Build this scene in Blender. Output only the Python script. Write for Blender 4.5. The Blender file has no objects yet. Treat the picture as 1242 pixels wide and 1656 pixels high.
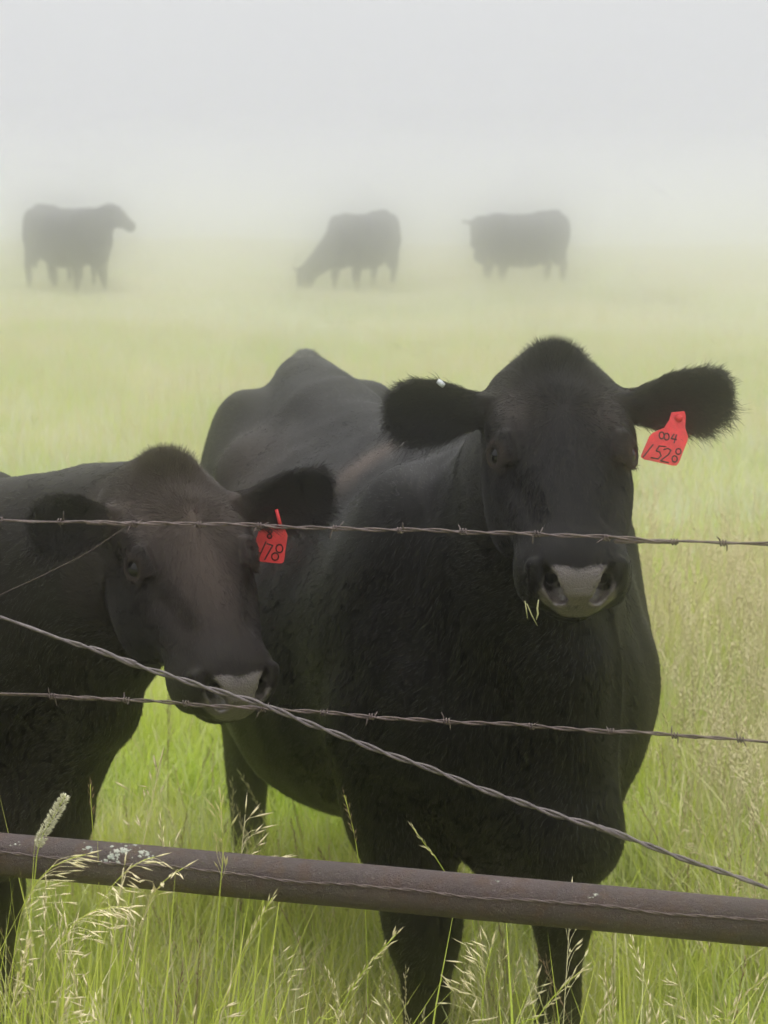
import bpy, math, random
import numpy as np
from mathutils import Vector, Matrix

random.seed(7)
RNG = np.random.default_rng(11)
scene = bpy.context.scene
COL = scene.collection

# ------------------------------------------------------------------ camera
CAM_H = 1.77
FPX = 3400.0                      # focal length in photograph pixels (1242 x 1656)
TILT = math.atan((828 - 268) / FPX)
cam_d = bpy.data.cameras.new('camera')
cam = bpy.data.objects.new('camera', cam_d)
COL.objects.link(cam)
cam.location = (0, 0, CAM_H)
cam.rotation_euler = (math.radians(90) - TILT, 0, 0)
cam_d.sensor_fit = 'VERTICAL'
cam_d.sensor_height = 36.0
cam_d.lens = FPX / 1656 * 36.0
cam_d.clip_start = 0.05
cam_d.clip_end = 3000
cam_d.dof.use_dof = True
cam_d.dof.focus_distance = 3.15
cam_d.dof.aperture_fstop = 9.0
scene.camera = cam
scene.render.resolution_x, scene.render.resolution_y = 768, 1024

# ------------------------------------------------------------------ sky, sun, exposure
SUN_EL, SUN_AZ = math.radians(62), math.radians(-20)
world = bpy.data.worlds.new('World')
scene.world = world
world.use_nodes = True
wn, wl = world.node_tree.nodes, world.node_tree.links
wn.clear()
w_out = wn.new('ShaderNodeOutputWorld')
w_sky = wn.new('ShaderNodeTexSky')
w_sky.sky_type = 'NISHITA'
w_sky.sun_disc = False
w_sky.sun_elevation = SUN_EL
w_sky.sun_rotation = SUN_AZ
w_sky.dust_density = 4.0
w_bg1 = wn.new('ShaderNodeBackground')
w_bg1.inputs['Strength'].default_value = 0.05
wl.new(w_sky.outputs[0], w_bg1.inputs['Color'])
# overcast deck: unseen overhead part raised beyond a standard overcast sky to brighten the grass
w_tc = wn.new('ShaderNodeTexCoord')
w_sep = wn.new('ShaderNodeSeparateXYZ')
wl.new(w_tc.outputs['Generated'], w_sep.inputs[0])
w_mr = wn.new('ShaderNodeMapRange')
w_mr.inputs['From Min'].default_value = 0.0
w_mr.inputs['From Max'].default_value = 1.0
w_mr.inputs['To Min'].default_value = 0.72
w_mr.inputs['To Max'].default_value = 3.6
w_pow = wn.new('ShaderNodeMath')
w_pow.operation = 'POWER'
w_pow.use_clamp = True
w_pow.inputs[1].default_value = 1.9
wl.new(w_sep.outputs['Z'], w_pow.inputs[0])
wl.new(w_pow.outputs[0], w_mr.inputs['Value'])
w_bg2 = wn.new('ShaderNodeBackground')
w_bg2.inputs['Color'].default_value = (0.985, 1.0, 1.005, 1)
wl.new(w_mr.outputs[0], w_bg2.inputs['Strength'])
w_mix = wn.new('ShaderNodeMixShader')
w_mix.inputs[0].default_value = 0.94
wl.new(w_bg1.outputs[0], w_mix.inputs[1])
wl.new(w_bg2.outputs[0], w_mix.inputs[2])
wl.new(w_mix.outputs[0], w_out.inputs['Surface'])

sun_d = bpy.data.lights.new('sun', 'SUN')
sun_d.energy = 1.5
sun_d.angle = math.radians(50)
sun_d.color = (1.0, 0.97, 0.92)
sun = bpy.data.objects.new('sun', sun_d)
COL.objects.link(sun)
sd = Vector((math.sin(SUN_AZ) * math.cos(SUN_EL), math.cos(SUN_AZ) * math.cos(SUN_EL), math.sin(SUN_EL)))
sun.rotation_euler = sd.to_track_quat('Z', 'Y').to_euler()

vs = scene.view_settings
scene.display_settings.display_device = 'sRGB'
vs.view_transform = 'Standard'
vs.look = 'None'
vs.exposure = 0.08
vs.gamma = 1.0
vs.use_curve_mapping = False
scene.render.engine = 'CYCLES'
cy = scene.cycles
cy.use_denoising = True
cy.use_adaptive_sampling = True
cy.adaptive_threshold = 0.04
cy.adaptive_min_samples = 12
cy.max_bounces = 16
cy.diffuse_bounces = 2
cy.glossy_bounces = 1
cy.transmission_bounces = 2
cy.transparent_max_bounces = 8
cy.volume_bounces = 14
cy.caustics_reflective = False
cy.caustics_refractive = False
scene.cycles_curves.shape = 'RIBBONS'

# ------------------------------------------------------------------ helpers
def at(px, py, d):
    """world point seen at photograph pixel (px, py) at ground distance d"""
    x = (px - 621) / FPX
    y = -(py - 828) / FPX
    c, s = math.cos(TILT), math.sin(TILT)
    v = Vector((x, c + y * s, -s + y * c))
    v *= d / v.y
    return Vector((v.x, d, CAM_H + v.z))

def link(o, parent=None):
    COL.objects.link(o)
    if parent is not None:
        o.parent = parent
    return o

def mesh_obj(name, verts, faces, mats=None, parent=None, smooth=True, attrs=None):
    me = bpy.data.meshes.new(name)
    me.from_pydata([tuple(v) for v in verts] if not isinstance(verts, np.ndarray) else verts.tolist(), [],
                   faces if not isinstance(faces, np.ndarray) else faces.tolist())
    if smooth:
        me.polygons.foreach_set('use_smooth', [True] * len(me.polygons))
    for k, arr in (attrs or {}).items():
        a = me.attributes.new(k, 'FLOAT', 'POINT')
        a.data.foreach_set('value', np.asarray(arr, np.float32))
    for m in (mats or []):
        me.materials.append(m)
    me.update()
    return link(bpy.data.objects.new(name, me), parent)

def tag(o, label=None, cat=None, group=None, kind=None):
    if label: o['label'] = label
    if cat: o['category'] = cat
    if group: o['group'] = group
    if kind: o['kind'] = kind
    return o

def empty(name, loc=(0, 0, 0)):
    e = bpy.data.objects.new(name, None)
    e.empty_display_size = 0.1
    COL.objects.link(e)
    e.location = loc
    return e

class MB:
    """collects shapes for one mesh"""
    def __init__(self):
        self.v, self.f, self.tip, self.var, self.cur = [], [], [], [], 0.5
    def add(self, vs_, fs, tip=None):
        n = len(self.v)
        self.v += [tuple(p) for p in vs_]
        self.f += [tuple(i + n for i in f) for f in fs]
        self.tip += list(tip) if tip is not None else [0.0] * len(vs_)
        self.var += [self.cur] * len(vs_)
    def tube(self, pts, rad, n=6, caps=True, tip=None):
        pts = [Vector(p) for p in pts]
        m = len(pts)
        rad = rad if hasattr(rad, '__len__') else [rad] * m
        vs_, fs = [], []
        up = Vector((0, 0, 1))
        prev = None
        for i in range(m):
            tg = (pts[min(i + 1, m - 1)] - pts[max(i - 1, 0)]).normalized()
            if prev is None:
                a = tg.cross(up)
                if a.length < 1e-3: a = tg.cross(Vector((1, 0, 0)))
                a.normalize()
            else:
                a = (prev - tg * prev.dot(tg)).normalized()
            prev = a
            b = tg.cross(a)
            for k in range(n):
                w = 2 * math.pi * k / n
                vs_.append(pts[i] + (a * math.cos(w) + b * math.sin(w)) * rad[i])
        for i in range(m - 1):
            for k in range(n):
                k2 = (k + 1) % n
                fs.append((i * n + k, i * n + k2, (i + 1) * n + k2, (i + 1) * n + k))
        if caps:
            fs.append(tuple(range(n - 1, -1, -1)))
            fs.append(tuple((m - 1) * n + k for k in range(n)))
        tp = None
        if tip is not None:
            tp = [tip[i] for i in range(m) for _ in range(n)] if hasattr(tip, '__len__') else [tip] * len(vs_)
        self.add(vs_, fs, tp)
    def build(self, name, mat, parent=None, smooth=True):
        return mesh_obj(name, self.v, self.f, [mat], parent, smooth, {'tip': self.tip, 'var': self.var} if any(self.tip) else None)

# ------------------------------------------------------------------ materials
class NT:
    def __init__(self, name):
        self.m = bpy.data.materials.new(name)
        self.m.use_nodes = True
        self.t = self.m.node_tree
        self.t.nodes.clear()
        self.out = self.t.nodes.new('ShaderNodeOutputMaterial')
    def n(self, kind, **kw):
        nd = self.t.nodes.new('ShaderNode' + kind)
        for k, v in kw.items():
            if k in nd.inputs: nd.inputs[k].default_value = v
            else: setattr(nd, k, v)
        return nd
    def l(self, a, b):
        self.t.links.new(a, b)
    def noise(self, scale, detail=4, rough=0.55, vec=None, dist=0.0):
        nd = self.n('TexNoise')
        nd.inputs['Scale'].default_value = scale
        nd.inputs['Detail'].default_value = detail
        nd.inputs['Roughness'].default_value = rough
        nd.inputs['Distortion'].default_value = dist
        if vec is not None: self.l(vec, nd.inputs['Vector'])
        return nd
    def ramp(self, fac, stops):
        r = self.n('ValToRGB')
        e = r.color_ramp.elements
        while len(e) < len(stops): e.new(0.5)
        for i, (p, c) in enumerate(stops):
            e[i].position = p
            e[i].color = (*c, 1) if len(c) == 3 else c
        self.l(fac, r.inputs[0])
        return r
    def mix(self, fac, a, b, blend='MIX'):
        m = self.n('Mix', data_type='RGBA', blend_type=blend)
        for v, s in ((fac, m.inputs[0]), (a, m.inputs[6]), (b, m.inputs[7])):
            if hasattr(v, 'links'): self.l(v, s)
            elif s == m.inputs[0]: s.default_value = v
            else: s.default_value = (*v, 1)
        return m.outputs[2]
    def math(self, op, a, b=0.0):
        m = self.n('Math', operation=op)
        for v, s in ((a, m.inputs[0]), (b, m.inputs[1])):
            if hasattr(v, 'links'): self.l(v, s)
            else: s.default_value = v
        return m.outputs[0]
    def attr(self, name):
        return self.n('Attribute', attribute_name=name).outputs['Fac']

def mat_coat(name, brown_amt=0.5, nose=True):
    t = NT(name)
    tc = t.n('TexCoord').outputs['Object']
    bc = t.n('Attribute', attribute_name='bc').outputs['Vector']
    vm = t.n('VectorMath', operation='MULTIPLY')
    vm.inputs[1].default_value = (210, 210, 38)
    t.l(bc, vm.inputs[0])
    n2 = t.noise(1.0, 4, 0.65, vm.outputs[0])
    n4 = t.noise(7.0, 3, 0.6, bc)
    col = t.mix(t.attr('brown'), (0.0030, 0.0028, 0.0031), (0.056, 0.041, 0.033))
    col = t.mix(t.ramp(n2.outputs[0], [(0.45, (0, 0, 0)), (0.75, (1, 1, 1))]).outputs[0], col, t.mix(t.attr('brown'), (0.0055, 0.0047, 0.0045), (0.065, 0.045, 0.034)))
    dn = t.noise(150, 3, 0.6, tc)
    dm = t.noise(5, 2, 0.5, tc)
    dust = t.math('MULTIPLY', t.ramp(dn.outputs[0], [(0.63, (0, 0, 0)), (0.72, (1, 1, 1))]).outputs[0], t.ramp(dm.outputs[0], [(0.50, (0, 0, 0)), (0.66, (1, 1, 1))]).outputs[0])
    col = t.mix(t.math('MULTIPLY', dust, 0.6), col, (0.055, 0.046, 0.040))
    b1 = t.n('BsdfPrincipled')
    t.l(col, b1.inputs['Base Color'])
    t.l(t.math('ADD', t.math('MULTIPLY', n4.outputs[0], 0.16), 0.42), b1.inputs['Roughness'])
    t.l(t.math('SUBTRACT', 0.09, t.math('MULTIPLY', t.attr('furred'), 0.03)), b1.inputs['Specular IOR Level'])
    bump = t.n('Bump')
    bump.inputs['Strength'].default_value = 0.16
    bump.inputs['Distance'].default_value = 0.004
    t.l(n2.outputs[0], bump.inputs['Height'])
    t.l(bump.outputs[0], b1.inputs['Normal'])
    if not nose:
        t.l(b1.outputs[0], t.out.inputs[0])
        return t.m
    vo = t.n('TexVoronoi')
    vo.inputs['Scale'].default_value = 330
    t.l(tc, vo.inputs['Vector'])
    n3 = t.noise(40, 3, 0.5, tc)
    ncol = t.mix(n3.outputs[0], (0.058, 0.046, 0.043), (0.104, 0.085, 0.079))
    ncol = t.mix(t.ramp(vo.outputs['Distance'], [(0.0, (0, 0, 0)), (0.55, (1, 1, 1))]).outputs[0], t.mix(0.3, ncol, (0.05, 0.045, 0.045)), ncol)
    b2 = t.n('BsdfPrincipled')
    t.l(ncol, b2.inputs['Base Color'])
    b2.inputs['Roughness'].default_value = 0.34
    b2.inputs['Specular IOR Level'].default_value = 0.5
    bump2 = t.n('Bump', invert=True)
    bump2.inputs['Strength'].default_value = 0.35
    bump2.inputs['Distance'].default_value = 0.0022
    t.l(vo.outputs['Distance'], bump2.inputs['Height'])
    t.l(bump2.outputs[0], b2.inputs['Normal'])
    mx = t.n('MixShader')
    nz = t.noise(170, 2, 0.5, tc)
    nf = t.math('MULTIPLY', t.math('SUBTRACT', t.math('ADD', t.attr('nose'), t.math('MULTIPLY', t.math('SUBTRACT', nz.outputs[0], 0.5), 0.9)), 0.22), 1.35)
    nf.node.use_clamp = True
    t.l(nf, mx.inputs[0])
    t.l(b1.outputs[0], mx.inputs[1])
    t.l(b2.outputs[0], mx.inputs[2])
    t.l(mx.outputs[0], t.out.inputs[0])
    return t.m

def mat_hair(name, col, rough=0.42, spec=0.17, brown=None):
    t = NT(name)
    b = t.n('BsdfPrincipled')
    if brown:
        c = t.mix(t.attr('brown'), col, brown)
        t.l(c, b.inputs['Base Color'])
    else:
        b.inputs['Base Color'].default_value = (*col, 1)
    b.inputs['Roughness'].default_value = rough
    b.inputs['Specular IOR Level'].default_value = spec
    t.l(b.outputs[0], t.out.inputs[0])
    return t.m

def mat_simple(name, col, rough=0.5, spec=0.5, noise=None, bump=None, metal=0.0):
    t = NT(name)
    b = t.n('BsdfPrincipled')
    b.inputs['Roughness'].default_value = rough
    b.inputs['Specular IOR Level'].default_value = spec
    b.inputs['Metallic'].default_value = metal
    tc = t.n('TexCoord').outputs['Object']
    if noise:
        sc, c2 = noise
        nn = t.noise(sc, 6, 0.65, tc)
        t.l(t.mix(t.ramp(nn.outputs[0], [(0.35, (0, 0, 0)), (0.68, (1, 1, 1))]).outputs[0], col, c2), b.inputs['Base Color'])
    else:
        b.inputs['Base Color'].default_value = (*col, 1)
    if bump:
        sc, st, ds = bump
        nb = t.noise(sc, 6, 0.7, tc)
        bp = t.n('Bump')
        bp.inputs['Strength'].default_value = st
        bp.inputs['Distance'].default_value = ds
        t.l(nb.outputs[0], bp.inputs['Height'])
        t.l(bp.outputs[0], b.inputs['Normal'])
    t.l(b.outputs[0], t.out.inputs[0])
    return t.m

def mat_grass(name, lo, hi, dry, dry_amt=0.5, trans=0.45):
    """blade: base colour lo -> hi along the blade, drifting to the dry colour in patches of the field"""
    t = NT(name)
    pos = t.n('NewGeometry').outputs['Position']
    big = t.noise(0.4, 2, 0.6, pos)
    mid = t.noise(2.6, 1, 0.6, pos)
    along = t.attr('tip')
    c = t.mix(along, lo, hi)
    pf = t.math('ADD', t.math('MULTIPLY', big.outputs[0], 0.6), t.math('MULTIPLY', mid.outputs[0], 0.4))
    pr = t.math('MULTIPLY', t.math('SUBTRACT', pf, 0.40), 4.5)
    pr.node.use_clamp = True
    k = t.math('MULTIPLY', pr, t.math('ADD', t.math('MULTIPLY', along, 0.6 * dry_amt), 0.4 * dry_amt))
    fr = t.math('MULTIPLY', t.math('SUBTRACT', t.attr('var'), 0.55), 2.2)
    fr.node.use_clamp = True
    k = t.math('ADD', k, t.math('MULTIPLY', fr, 0.5 * dry_amt))
    k.node.use_clamp = True
    c = t.mix(k, c, dry)
    d = t.n('BsdfPrincipled')
    d.inputs['Roughness'].default_value = 0.55
    d.inputs['Specular IOR Level'].default_value = 0.3
    t.l(c, d.inputs['Base Color'])
    tr = t.n('BsdfTranslucent')
    t.l(c, tr.inputs[0])
    mx = t.n('MixShader')
    mx.inputs[0].default_value = trans
    t.l(d.outputs[0], mx.inputs[1])
    t.l(tr.outputs[0], mx.inputs[2])
    t.l(mx.outputs[0], t.out.inputs[0])
    return t.m

M = {}
M['coat'] = mat_coat('black_cattle_coat', 0.5)
M['coat_far'] = mat_coat('far_cattle_coat', 0.2, nose=False)
M['hair'] = mat_hair('black_hair', (0.0030, 0.0028, 0.0031), brown=(0.056, 0.041, 0.033))
M['body_hair'] = mat_hair('glossy_body_hair', (0.0030, 0.0028, 0.0031), 0.34, 0.65, brown=(0.056, 0.041, 0.033))
M['eye'] = mat_simple('dark_eye', (0.004, 0.0035, 0.004), 0.04, 0.30)
M['hoof'] = mat_simple('hoof_horn', (0.02, 0.018, 0.016), 0.5, 0.4, (30, (0.05, 0.04, 0.035)))
M['tag'] = mat_simple('red_tag_plastic', (0.72, 0.040, 0.050), 0.42, 0.4, (70, (0.50, 0.032, 0.038)), (200, 0.3, 0.001))
M['ink'] = mat_simple('black_marker_ink', (0.02, 0.006, 0.008), 0.5)
M['clip'] = mat_simple('pale_metal_clip', (0.40, 0.41, 0.43), 0.35, 0.5)
M['wire'] = mat_simple('rusty_wire', (0.045, 0.030, 0.029), 0.62, 0.35, (140, (0.125, 0.088, 0.080)), (500, 0.5, 0.0006))
M['wire_grey'] = mat_simple('weathered_wire', (0.055, 0.042, 0.042), 0.55, 0.4, (110, (0.13, 0.105, 0.105)), (500, 0.4, 0.0006))
M['lichen'] = mat_simple('pale_lichen', (0.36, 0.35, 0.30), 0.85, 0.2, (90, (0.22, 0.25, 0.21)), (300, 0.6, 0.001))
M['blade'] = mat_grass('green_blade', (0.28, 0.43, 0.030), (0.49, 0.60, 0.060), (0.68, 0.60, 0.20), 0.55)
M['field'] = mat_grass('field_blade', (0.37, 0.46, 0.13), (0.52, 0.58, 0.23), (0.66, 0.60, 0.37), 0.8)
M['pale'] = mat_grass('pale_field_blade', (0.48, 0.52, 0.33), (0.60, 0.62, 0.46), (0.68, 0.63, 0.50), 0.85)  # distant blades, with fog fade put into their colour
M['straw'] = mat_grass('straw_stem', (0.40, 0.44, 0.13), (0.68, 0.61, 0.38), (0.78, 0.66, 0.44), 0.6, 0.3)
M['purple'] = mat_grass('dark_seed_stem', (0.22, 0.23, 0.08), (0.24, 0.15, 0.10), (0.35, 0.22, 0.14), 0.6, 0.25)
M['timothy'] = mat_simple('pale_timothy_head', (0.66, 0.62, 0.47), 0.8, 0.2, (200, (0.52, 0.50, 0.34)), (600, 0.8, 0.002))

# ------------------------------------------------------------------ implicit surfaces
def spline_table(knots, n=400, smooth=0.03):
    k = np.array(knots, float)
    xs = np.linspace(k[0, 0], k[-1, 0], n)
    out = []
    w = max(1, int(smooth * n))
    ker = np.hanning(2 * w + 3)
    ker /= ker.sum()
    for c in range(1, k.shape[1]):
        y = np.interp(xs, k[:, 0], k[:, c])
        yp = np.concatenate([np.full(len(ker) // 2, y[0]), y, np.full(len(ker) // 2, y[-1])])
        out.append(np.convolve(yp, ker, 'valid')[:n].astype(np.float32))
    return xs.astype(np.float32), out

def smin(a, b, k):
    h = np.clip(0.5 + 0.5 * (b - a) / k, 0, 1)
    return b + (a - b) * h - k * h * (1 - h)

def smax(a, b, k):
    return -smin(-a, -b, k)

class Field:
    """signed field on a rectilinear grid, filled shape by shape inside bounding boxes"""
    def __init__(self, xs, ys, zs):
        self.ax = [np.asarray(a, np.float32) for a in (xs, ys, zs)]
        self.F = np.full([len(a) for a in self.ax], 1.0, np.float32)
    def region(self, lo, hi):
        sl = []
        for a, l, h in zip(self.ax, lo, hi):
            i0 = max(0, int(np.searchsorted(a, l)) - 1)
            i1 = min(len(a), int(np.searchsorted(a, h)) + 1)
            if i1 - i0 < 2: return None
            sl.append(slice(i0, i1))
        return tuple(sl)
    def apply(self, fn, lo, hi, k, op='union'):
        sl = self.region(np.array(lo) - k - 0.015, np.array(hi) + k + 0.015)
        if sl is None: return
        X = self.ax[0][sl[0]][:, None, None]
        Y = self.ax[1][sl[1]][None, :, None]
        Z = self.ax[2][sl[2]][None, None, :]
        d = fn(X, Y, Z)
        if op == 'union': self.F[sl] = smin(self.F[sl], d, k)
        else: self.F[sl] = smax(self.F[sl], -d, k)
    def cone(self, p0, p1, r0, r1, k, op='union', squash=None):
        """round cone; squash = (unit axis, factor): thinner by factor along that axis"""
        p0, p1 = np.array(p0, np.float32), np.array(p1, np.float32)
        ba = p1 - p0
        L2 = float(ba @ ba) + 1e-9
        def fn(X, Y, Z):
            x, y, z = X - p0[0], Y - p0[1], Z - p0[2]
            h = np.clip((x * ba[0] + y * ba[1] + z * ba[2]) / L2, 0, 1)
            x, y, z = x - h * ba[0], y - h * ba[1], z - h * ba[2]
            q = x * x + y * y + z * z
            if squash is not None:
                a, f = squash
                w = x * a[0] + y * a[1] + z * a[2]
                q = q + w * w * (1 / f ** 2 - 1)
            return np.sqrt(q) - (r0 + (r1 - r0) * h)
        r = max(r0, r1)
        self.apply(fn, np.minimum(p0, p1) - r, np.maximum(p0, p1) + r, k, op)
    def ellipsoid(self, c, R, rad, k, op='union'):
        """R: 3x3 columns are the axes"""
        c = np.array(c, np.float32)
        R = np.array(R, np.float32)
        ext = np.sqrt(((R * np.array(rad)) ** 2).sum(1))
        def fn(X, Y, Z):
            x, y, z = X - c[0], Y - c[1], Z - c[2]
            a = (x * R[0, 0] + y * R[1, 0] + z * R[2, 0]) / rad[0]
            b = (x * R[0, 1] + y * R[1, 1] + z * R[2, 1]) / rad[1]
            e = (x * R[0, 2] + y * R[1, 2] + z * R[2, 2]) / rad[2]
            k0 = np.sqrt(a * a + b * b + e * e)
            k1 = np.sqrt((a / rad[0]) ** 2 + (b / rad[1]) ** 2 + (e / rad[2]) ** 2) + 1e-6
            return k0 * (k0 - 1) / k1
        self.apply(fn, c - ext, c + ext, k, op)
    def mesh(self):
        F = self.F
        ins = F < 0
        c = np.zeros([s - 1 for s in F.shape], np.uint8)
        corners = [(i, j, k) for i in (0, 1) for j in (0, 1) for k in (0, 1)]
        nx, ny, nz = c.shape
        for (i, j, k) in corners:
            c += ins[i:i + nx, j:j + ny, k:k + nz]
        cells = np.argwhere((c > 0) & (c < 8))
        vid = np.full(c.shape, -1, np.int64)
        vid[cells[:, 0], cells[:, 1], cells[:, 2]] = np.arange(len(cells))
        val = np.stack([F[cells[:, 0] + i, cells[:, 1] + j, cells[:, 2] + k] for (i, j, k) in corners], 1)
        acc = np.zeros((len(cells), 3), np.float32)
        cnt = np.zeros(len(cells), np.float32)
        for a in range(8):
            for b in range(a + 1, 8):
                ca, cb = np.array(corners[a]), np.array(corners[b])
                if np.abs(ca - cb).sum() != 1: continue
                va, vb = val[:, a], val[:, b]
                m = (va < 0) != (vb < 0)
                t = np.where(m, va / np.where(m, va - vb, 1), 0)
                acc += np.where(m[:, None], ca + t[:, None] * (cb - ca), 0)
                cnt += m
        loc = acc / cnt[:, None]
        P = np.empty((len(cells), 3), np.float32)
        for q in range(3):
            a = self.ax[q]
            i = cells[:, q]
            P[:, q] = a[i] + loc[:, q] * (a[i + 1] - a[i])
        quads = []
        for q in range(3):
            s0 = [slice(None)] * 3; s1 = [slice(None)] * 3
            s0[q] = slice(0, -1); s1[q] = slice(1, None)
            A, B = ins[tuple(s0)], ins[tuple(s1)]
            e = np.argwhere(A != B)
            o1, o2 = [(1, 2), (2, 0), (0, 1)][q]
            ok = (e[:, o1] > 0) & (e[:, o2] > 0) & (e[:, o1] < F.shape[o1] - 1) & (e[:, o2] < F.shape[o2] - 1)
            e = e[ok]
            sgn = ins[e[:, 0], e[:, 1], e[:, 2]]
            ids = []
            for (da, db) in ((-1, -1), (0, -1), (0, 0), (-1, 0)):
                w = e.copy(); w[:, o1] += da; w[:, o2] += db
                ids.append(vid[w[:, 0], w[:, 1], w[:, 2]])
            qd = np.stack(ids, 1)
            qd[~sgn] = qd[~sgn][:, ::-1]
            quads.append(qd)
        return P, np.concatenate(quads)

def relax(P, Q, it=2, lam=0.5):
    e = np.concatenate([Q[:, [0, 1]], Q[:, [1, 2]], Q[:, [2, 3]], Q[:, [3, 0]]])
    n = len(P)
    for _ in range(it):
        acc = np.zeros_like(P); cnt = np.zeros(n, np.float32)
        for a, b in ((0, 1), (1, 0)):
            for q in range(3):
                acc[:, q] += np.bincount(e[:, a], P[e[:, b], q], n)
            cnt += np.bincount(e[:, a], minlength=n)
        P = P + lam * (acc / cnt[:, None] - P)
    return P

def rect_axis(lo, hi, fine, h, H):
    """grid coordinates from lo to hi: step h inside the fine span, growing to H away from it"""
    pts = list(np.arange(fine[0], fine[1] + h, h))
    s, x = h, pts[-1]
    while x < hi:
        s = min(H, s * 1.25); x += s; pts.append(x)
    s, x = h, pts[0]
    while x > lo:
        s = min(H, s * 1.25); x -= s; pts.insert(0, x)
    return np.array(pts, np.float32)

# ------------------------------------------------------------------ cattle
# trunk stations: distance behind withers, top, bottom, half width, height of the widest point (0..1)
TRUNK = [(-0.36, 0.98, 0.72, 0.06, .5), (-0.31, 1.04, 0.61, 0.14, .5), (-0.22, 1.12, 0.545, 0.205, .52), (-0.10, 1.20, 0.52, 0.245, .52),
         (0.02, 1.255, 0.51, 0.270, .50), (0.20, 1.245, 0.49, 0.305, .46), (0.42, 1.225, 0.455, 0.350, .43), (0.62, 1.225, 0.435, 0.372, .42),
         (0.82, 1.235, 0.455, 0.365, .43), (0.98, 1.250, 0.53, 0.325, .48), (1.12, 1.262, 0.63, 0.285, .55), (1.28, 1.265, 0.70, 0.255, .55),
         (1.40, 1.245, 0.74, 0.205, .5), (1.48, 1.16, 0.82, 0.12, .5), (1.52, 1.05, 0.90, 0.03, .5)]
T_S, T_T = spline_table(TRUNK, 500, 0.028)
# head stations along the face axis: t, dorsal line, ventral line, half width
HEAD = [(-0.034, -0.066, -0.085, 0.030), (-0.024, -0.046, -0.12, 0.076), (0.0, -0.022, -0.15, 0.104), (0.03, -0.004, -0.185, 0.119),
        (0.09, 0.012, -0.215, 0.122), (0.15, 0.006, -0.232, 0.117), (0.20, -0.002, -0.235, 0.113), (0.26, -0.010, -0.215, 0.100),
        (0.32, -0.016, -0.180, 0.085), (0.37, -0.018, -0.155, 0.076), (0.42, -0.022, -0.142, 0.074), (0.455, -0.030, -0.130, 0.066), (0.475, -0.05, -0.105, 0.03)]
H_S, H_T = spline_table(HEAD, 400, 0.03)

def interp(v, S, T):
    return np.interp(v, S, T).astype(np.float32)

class CowPose:
    def __init__(self, origin, yaw, scale=1.0, poll=None, head_yaw=0.0, head_pitch=45.0, head_roll=0.0, head_scale=1.0,
                 bend=(0.0, 0.0), front=((0, 0), (0, 0)), hind=((0, 0), (0, 0)), ears=None, head_rel=None, belly=0.0):
        """origin: ground point under the withers; yaw: the tail end swings to the left of the photograph (radians);
        poll: world position; leg offsets: (foot shift back, foot shift sideways) for left-of-picture then right-of-picture leg"""
        self.o = np.array(origin, float)
        self.yaw = yaw
        self.s = scale
        cyw, syw = math.cos(yaw), math.sin(yaw)
        # columns: lateral (picture right), back, up
        self.R = np.array([[cyw, -syw, 0], [syw, cyw, 0], [0, 0, 1]], float)
        self.bend = bend
        hy, hp = math.radians(head_yaw), math.radians(head_pitch)
        f = np.array([math.sin(hy), -math.cos(hy), 0])
        up = np.array([0, 0, 1.0])
        a = f * math.cos(hp) - up * math.sin(hp)
        n = f * math.sin(hp) + up * math.cos(hp)
        x = np.array([math.cos(hy), math.sin(hy), 0])
        r = math.radians(head_roll)
        x2 = x * math.cos(r) + n * math.sin(r)
        n2 = n * math.cos(r) - x * math.sin(r)
        self.H = np.stack([x2, a, n2], 1)          # columns: lateral, along face, dorsal
        self.poll = np.array(poll, float) if poll is not None else self.body(*head_rel)
        self.hs = head_scale * scale
        self.front, self.hind = front, hind
        self.ears = ears or [dict(), dict()]
        self.belly = belly
    def body(self, lat, s, z):
        c = self.bend[0] * s + self.bend[1] * s * s
        return self.o + self.s * (self.R @ np.array([lat + c, s, z]))
    def head(self, x, t, u):
        return self.poll + self.hs * (self.H @ np.array([x, t, u], float))
    def to_head(self, P):
        return ((P - self.poll) @ self.H) / self.hs
    def to_body(self, P):
        q = ((P - self.o) @ self.R) / self.s
        q[:, 0] -= self.bend[0] * q[:, 1] + self.bend[1] * q[:, 1] ** 2
        return q

def ear_frame(pose, side):
    """side -1 picture left, +1 picture right; returns base point and axes (along, across, opening) in world space"""
    e = dict(out=1.0, up=0.10, fwd=-0.12, open_fwd=0.85, open_side=0.15, open_up=-0.05, length=0.205, width=1.0, cup=1.0)
    e.update(pose.ears[0 if side < 0 else 1])
    H = pose.H
    base = pose.head(side * 0.100, 0.066, -0.055)
    hf = H[:, 1].copy(); hf[2] = 0; hf /= np.linalg.norm(hf)
    upv = np.array([0, 0, 1.0])
    lat = H[:, 0] * side
    d = lat * e['out'] + upv * e['up'] + hf * e['fwd']
    d /= np.linalg.norm(d)
    m = hf * e['open_fwd'] + upv * e['open_up'] + lat * e['open_side']
    m -= d * (m @ d)
    m /= np.linalg.norm(m)
    v = np.cross(m, d)
    return base, d, v, m, e

def cow_field(pose, fine, coarse, head_h, H_step):
    s = pose.s
    pts = [pose.body(l, b, z) for l in (-0.42, 0.42) for b in (-0.42, 1.62) for z in (-0.05, 1.36)]
    hp = [pose.head(x, t, u) for x in (-0.33, 0.33) for t in (-0.1, 0.52) for u in (-0.28, 0.1)]
    allp = np.array(pts + hp)
    hp = np.array(hp)
    lo, hi = allp.min(0) - 0.04, allp.max(0) + 0.04
    ax = []
    for q in range(3):
        if fine:
            ax.append(rect_axis(lo[q], hi[q], (hp[:, q].min(), hp[:, q].max()), head_h, H_step))
        else:
            ax.append(np.arange(lo[q], hi[q] + coarse, coarse))
    return Field(*ax)

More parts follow.
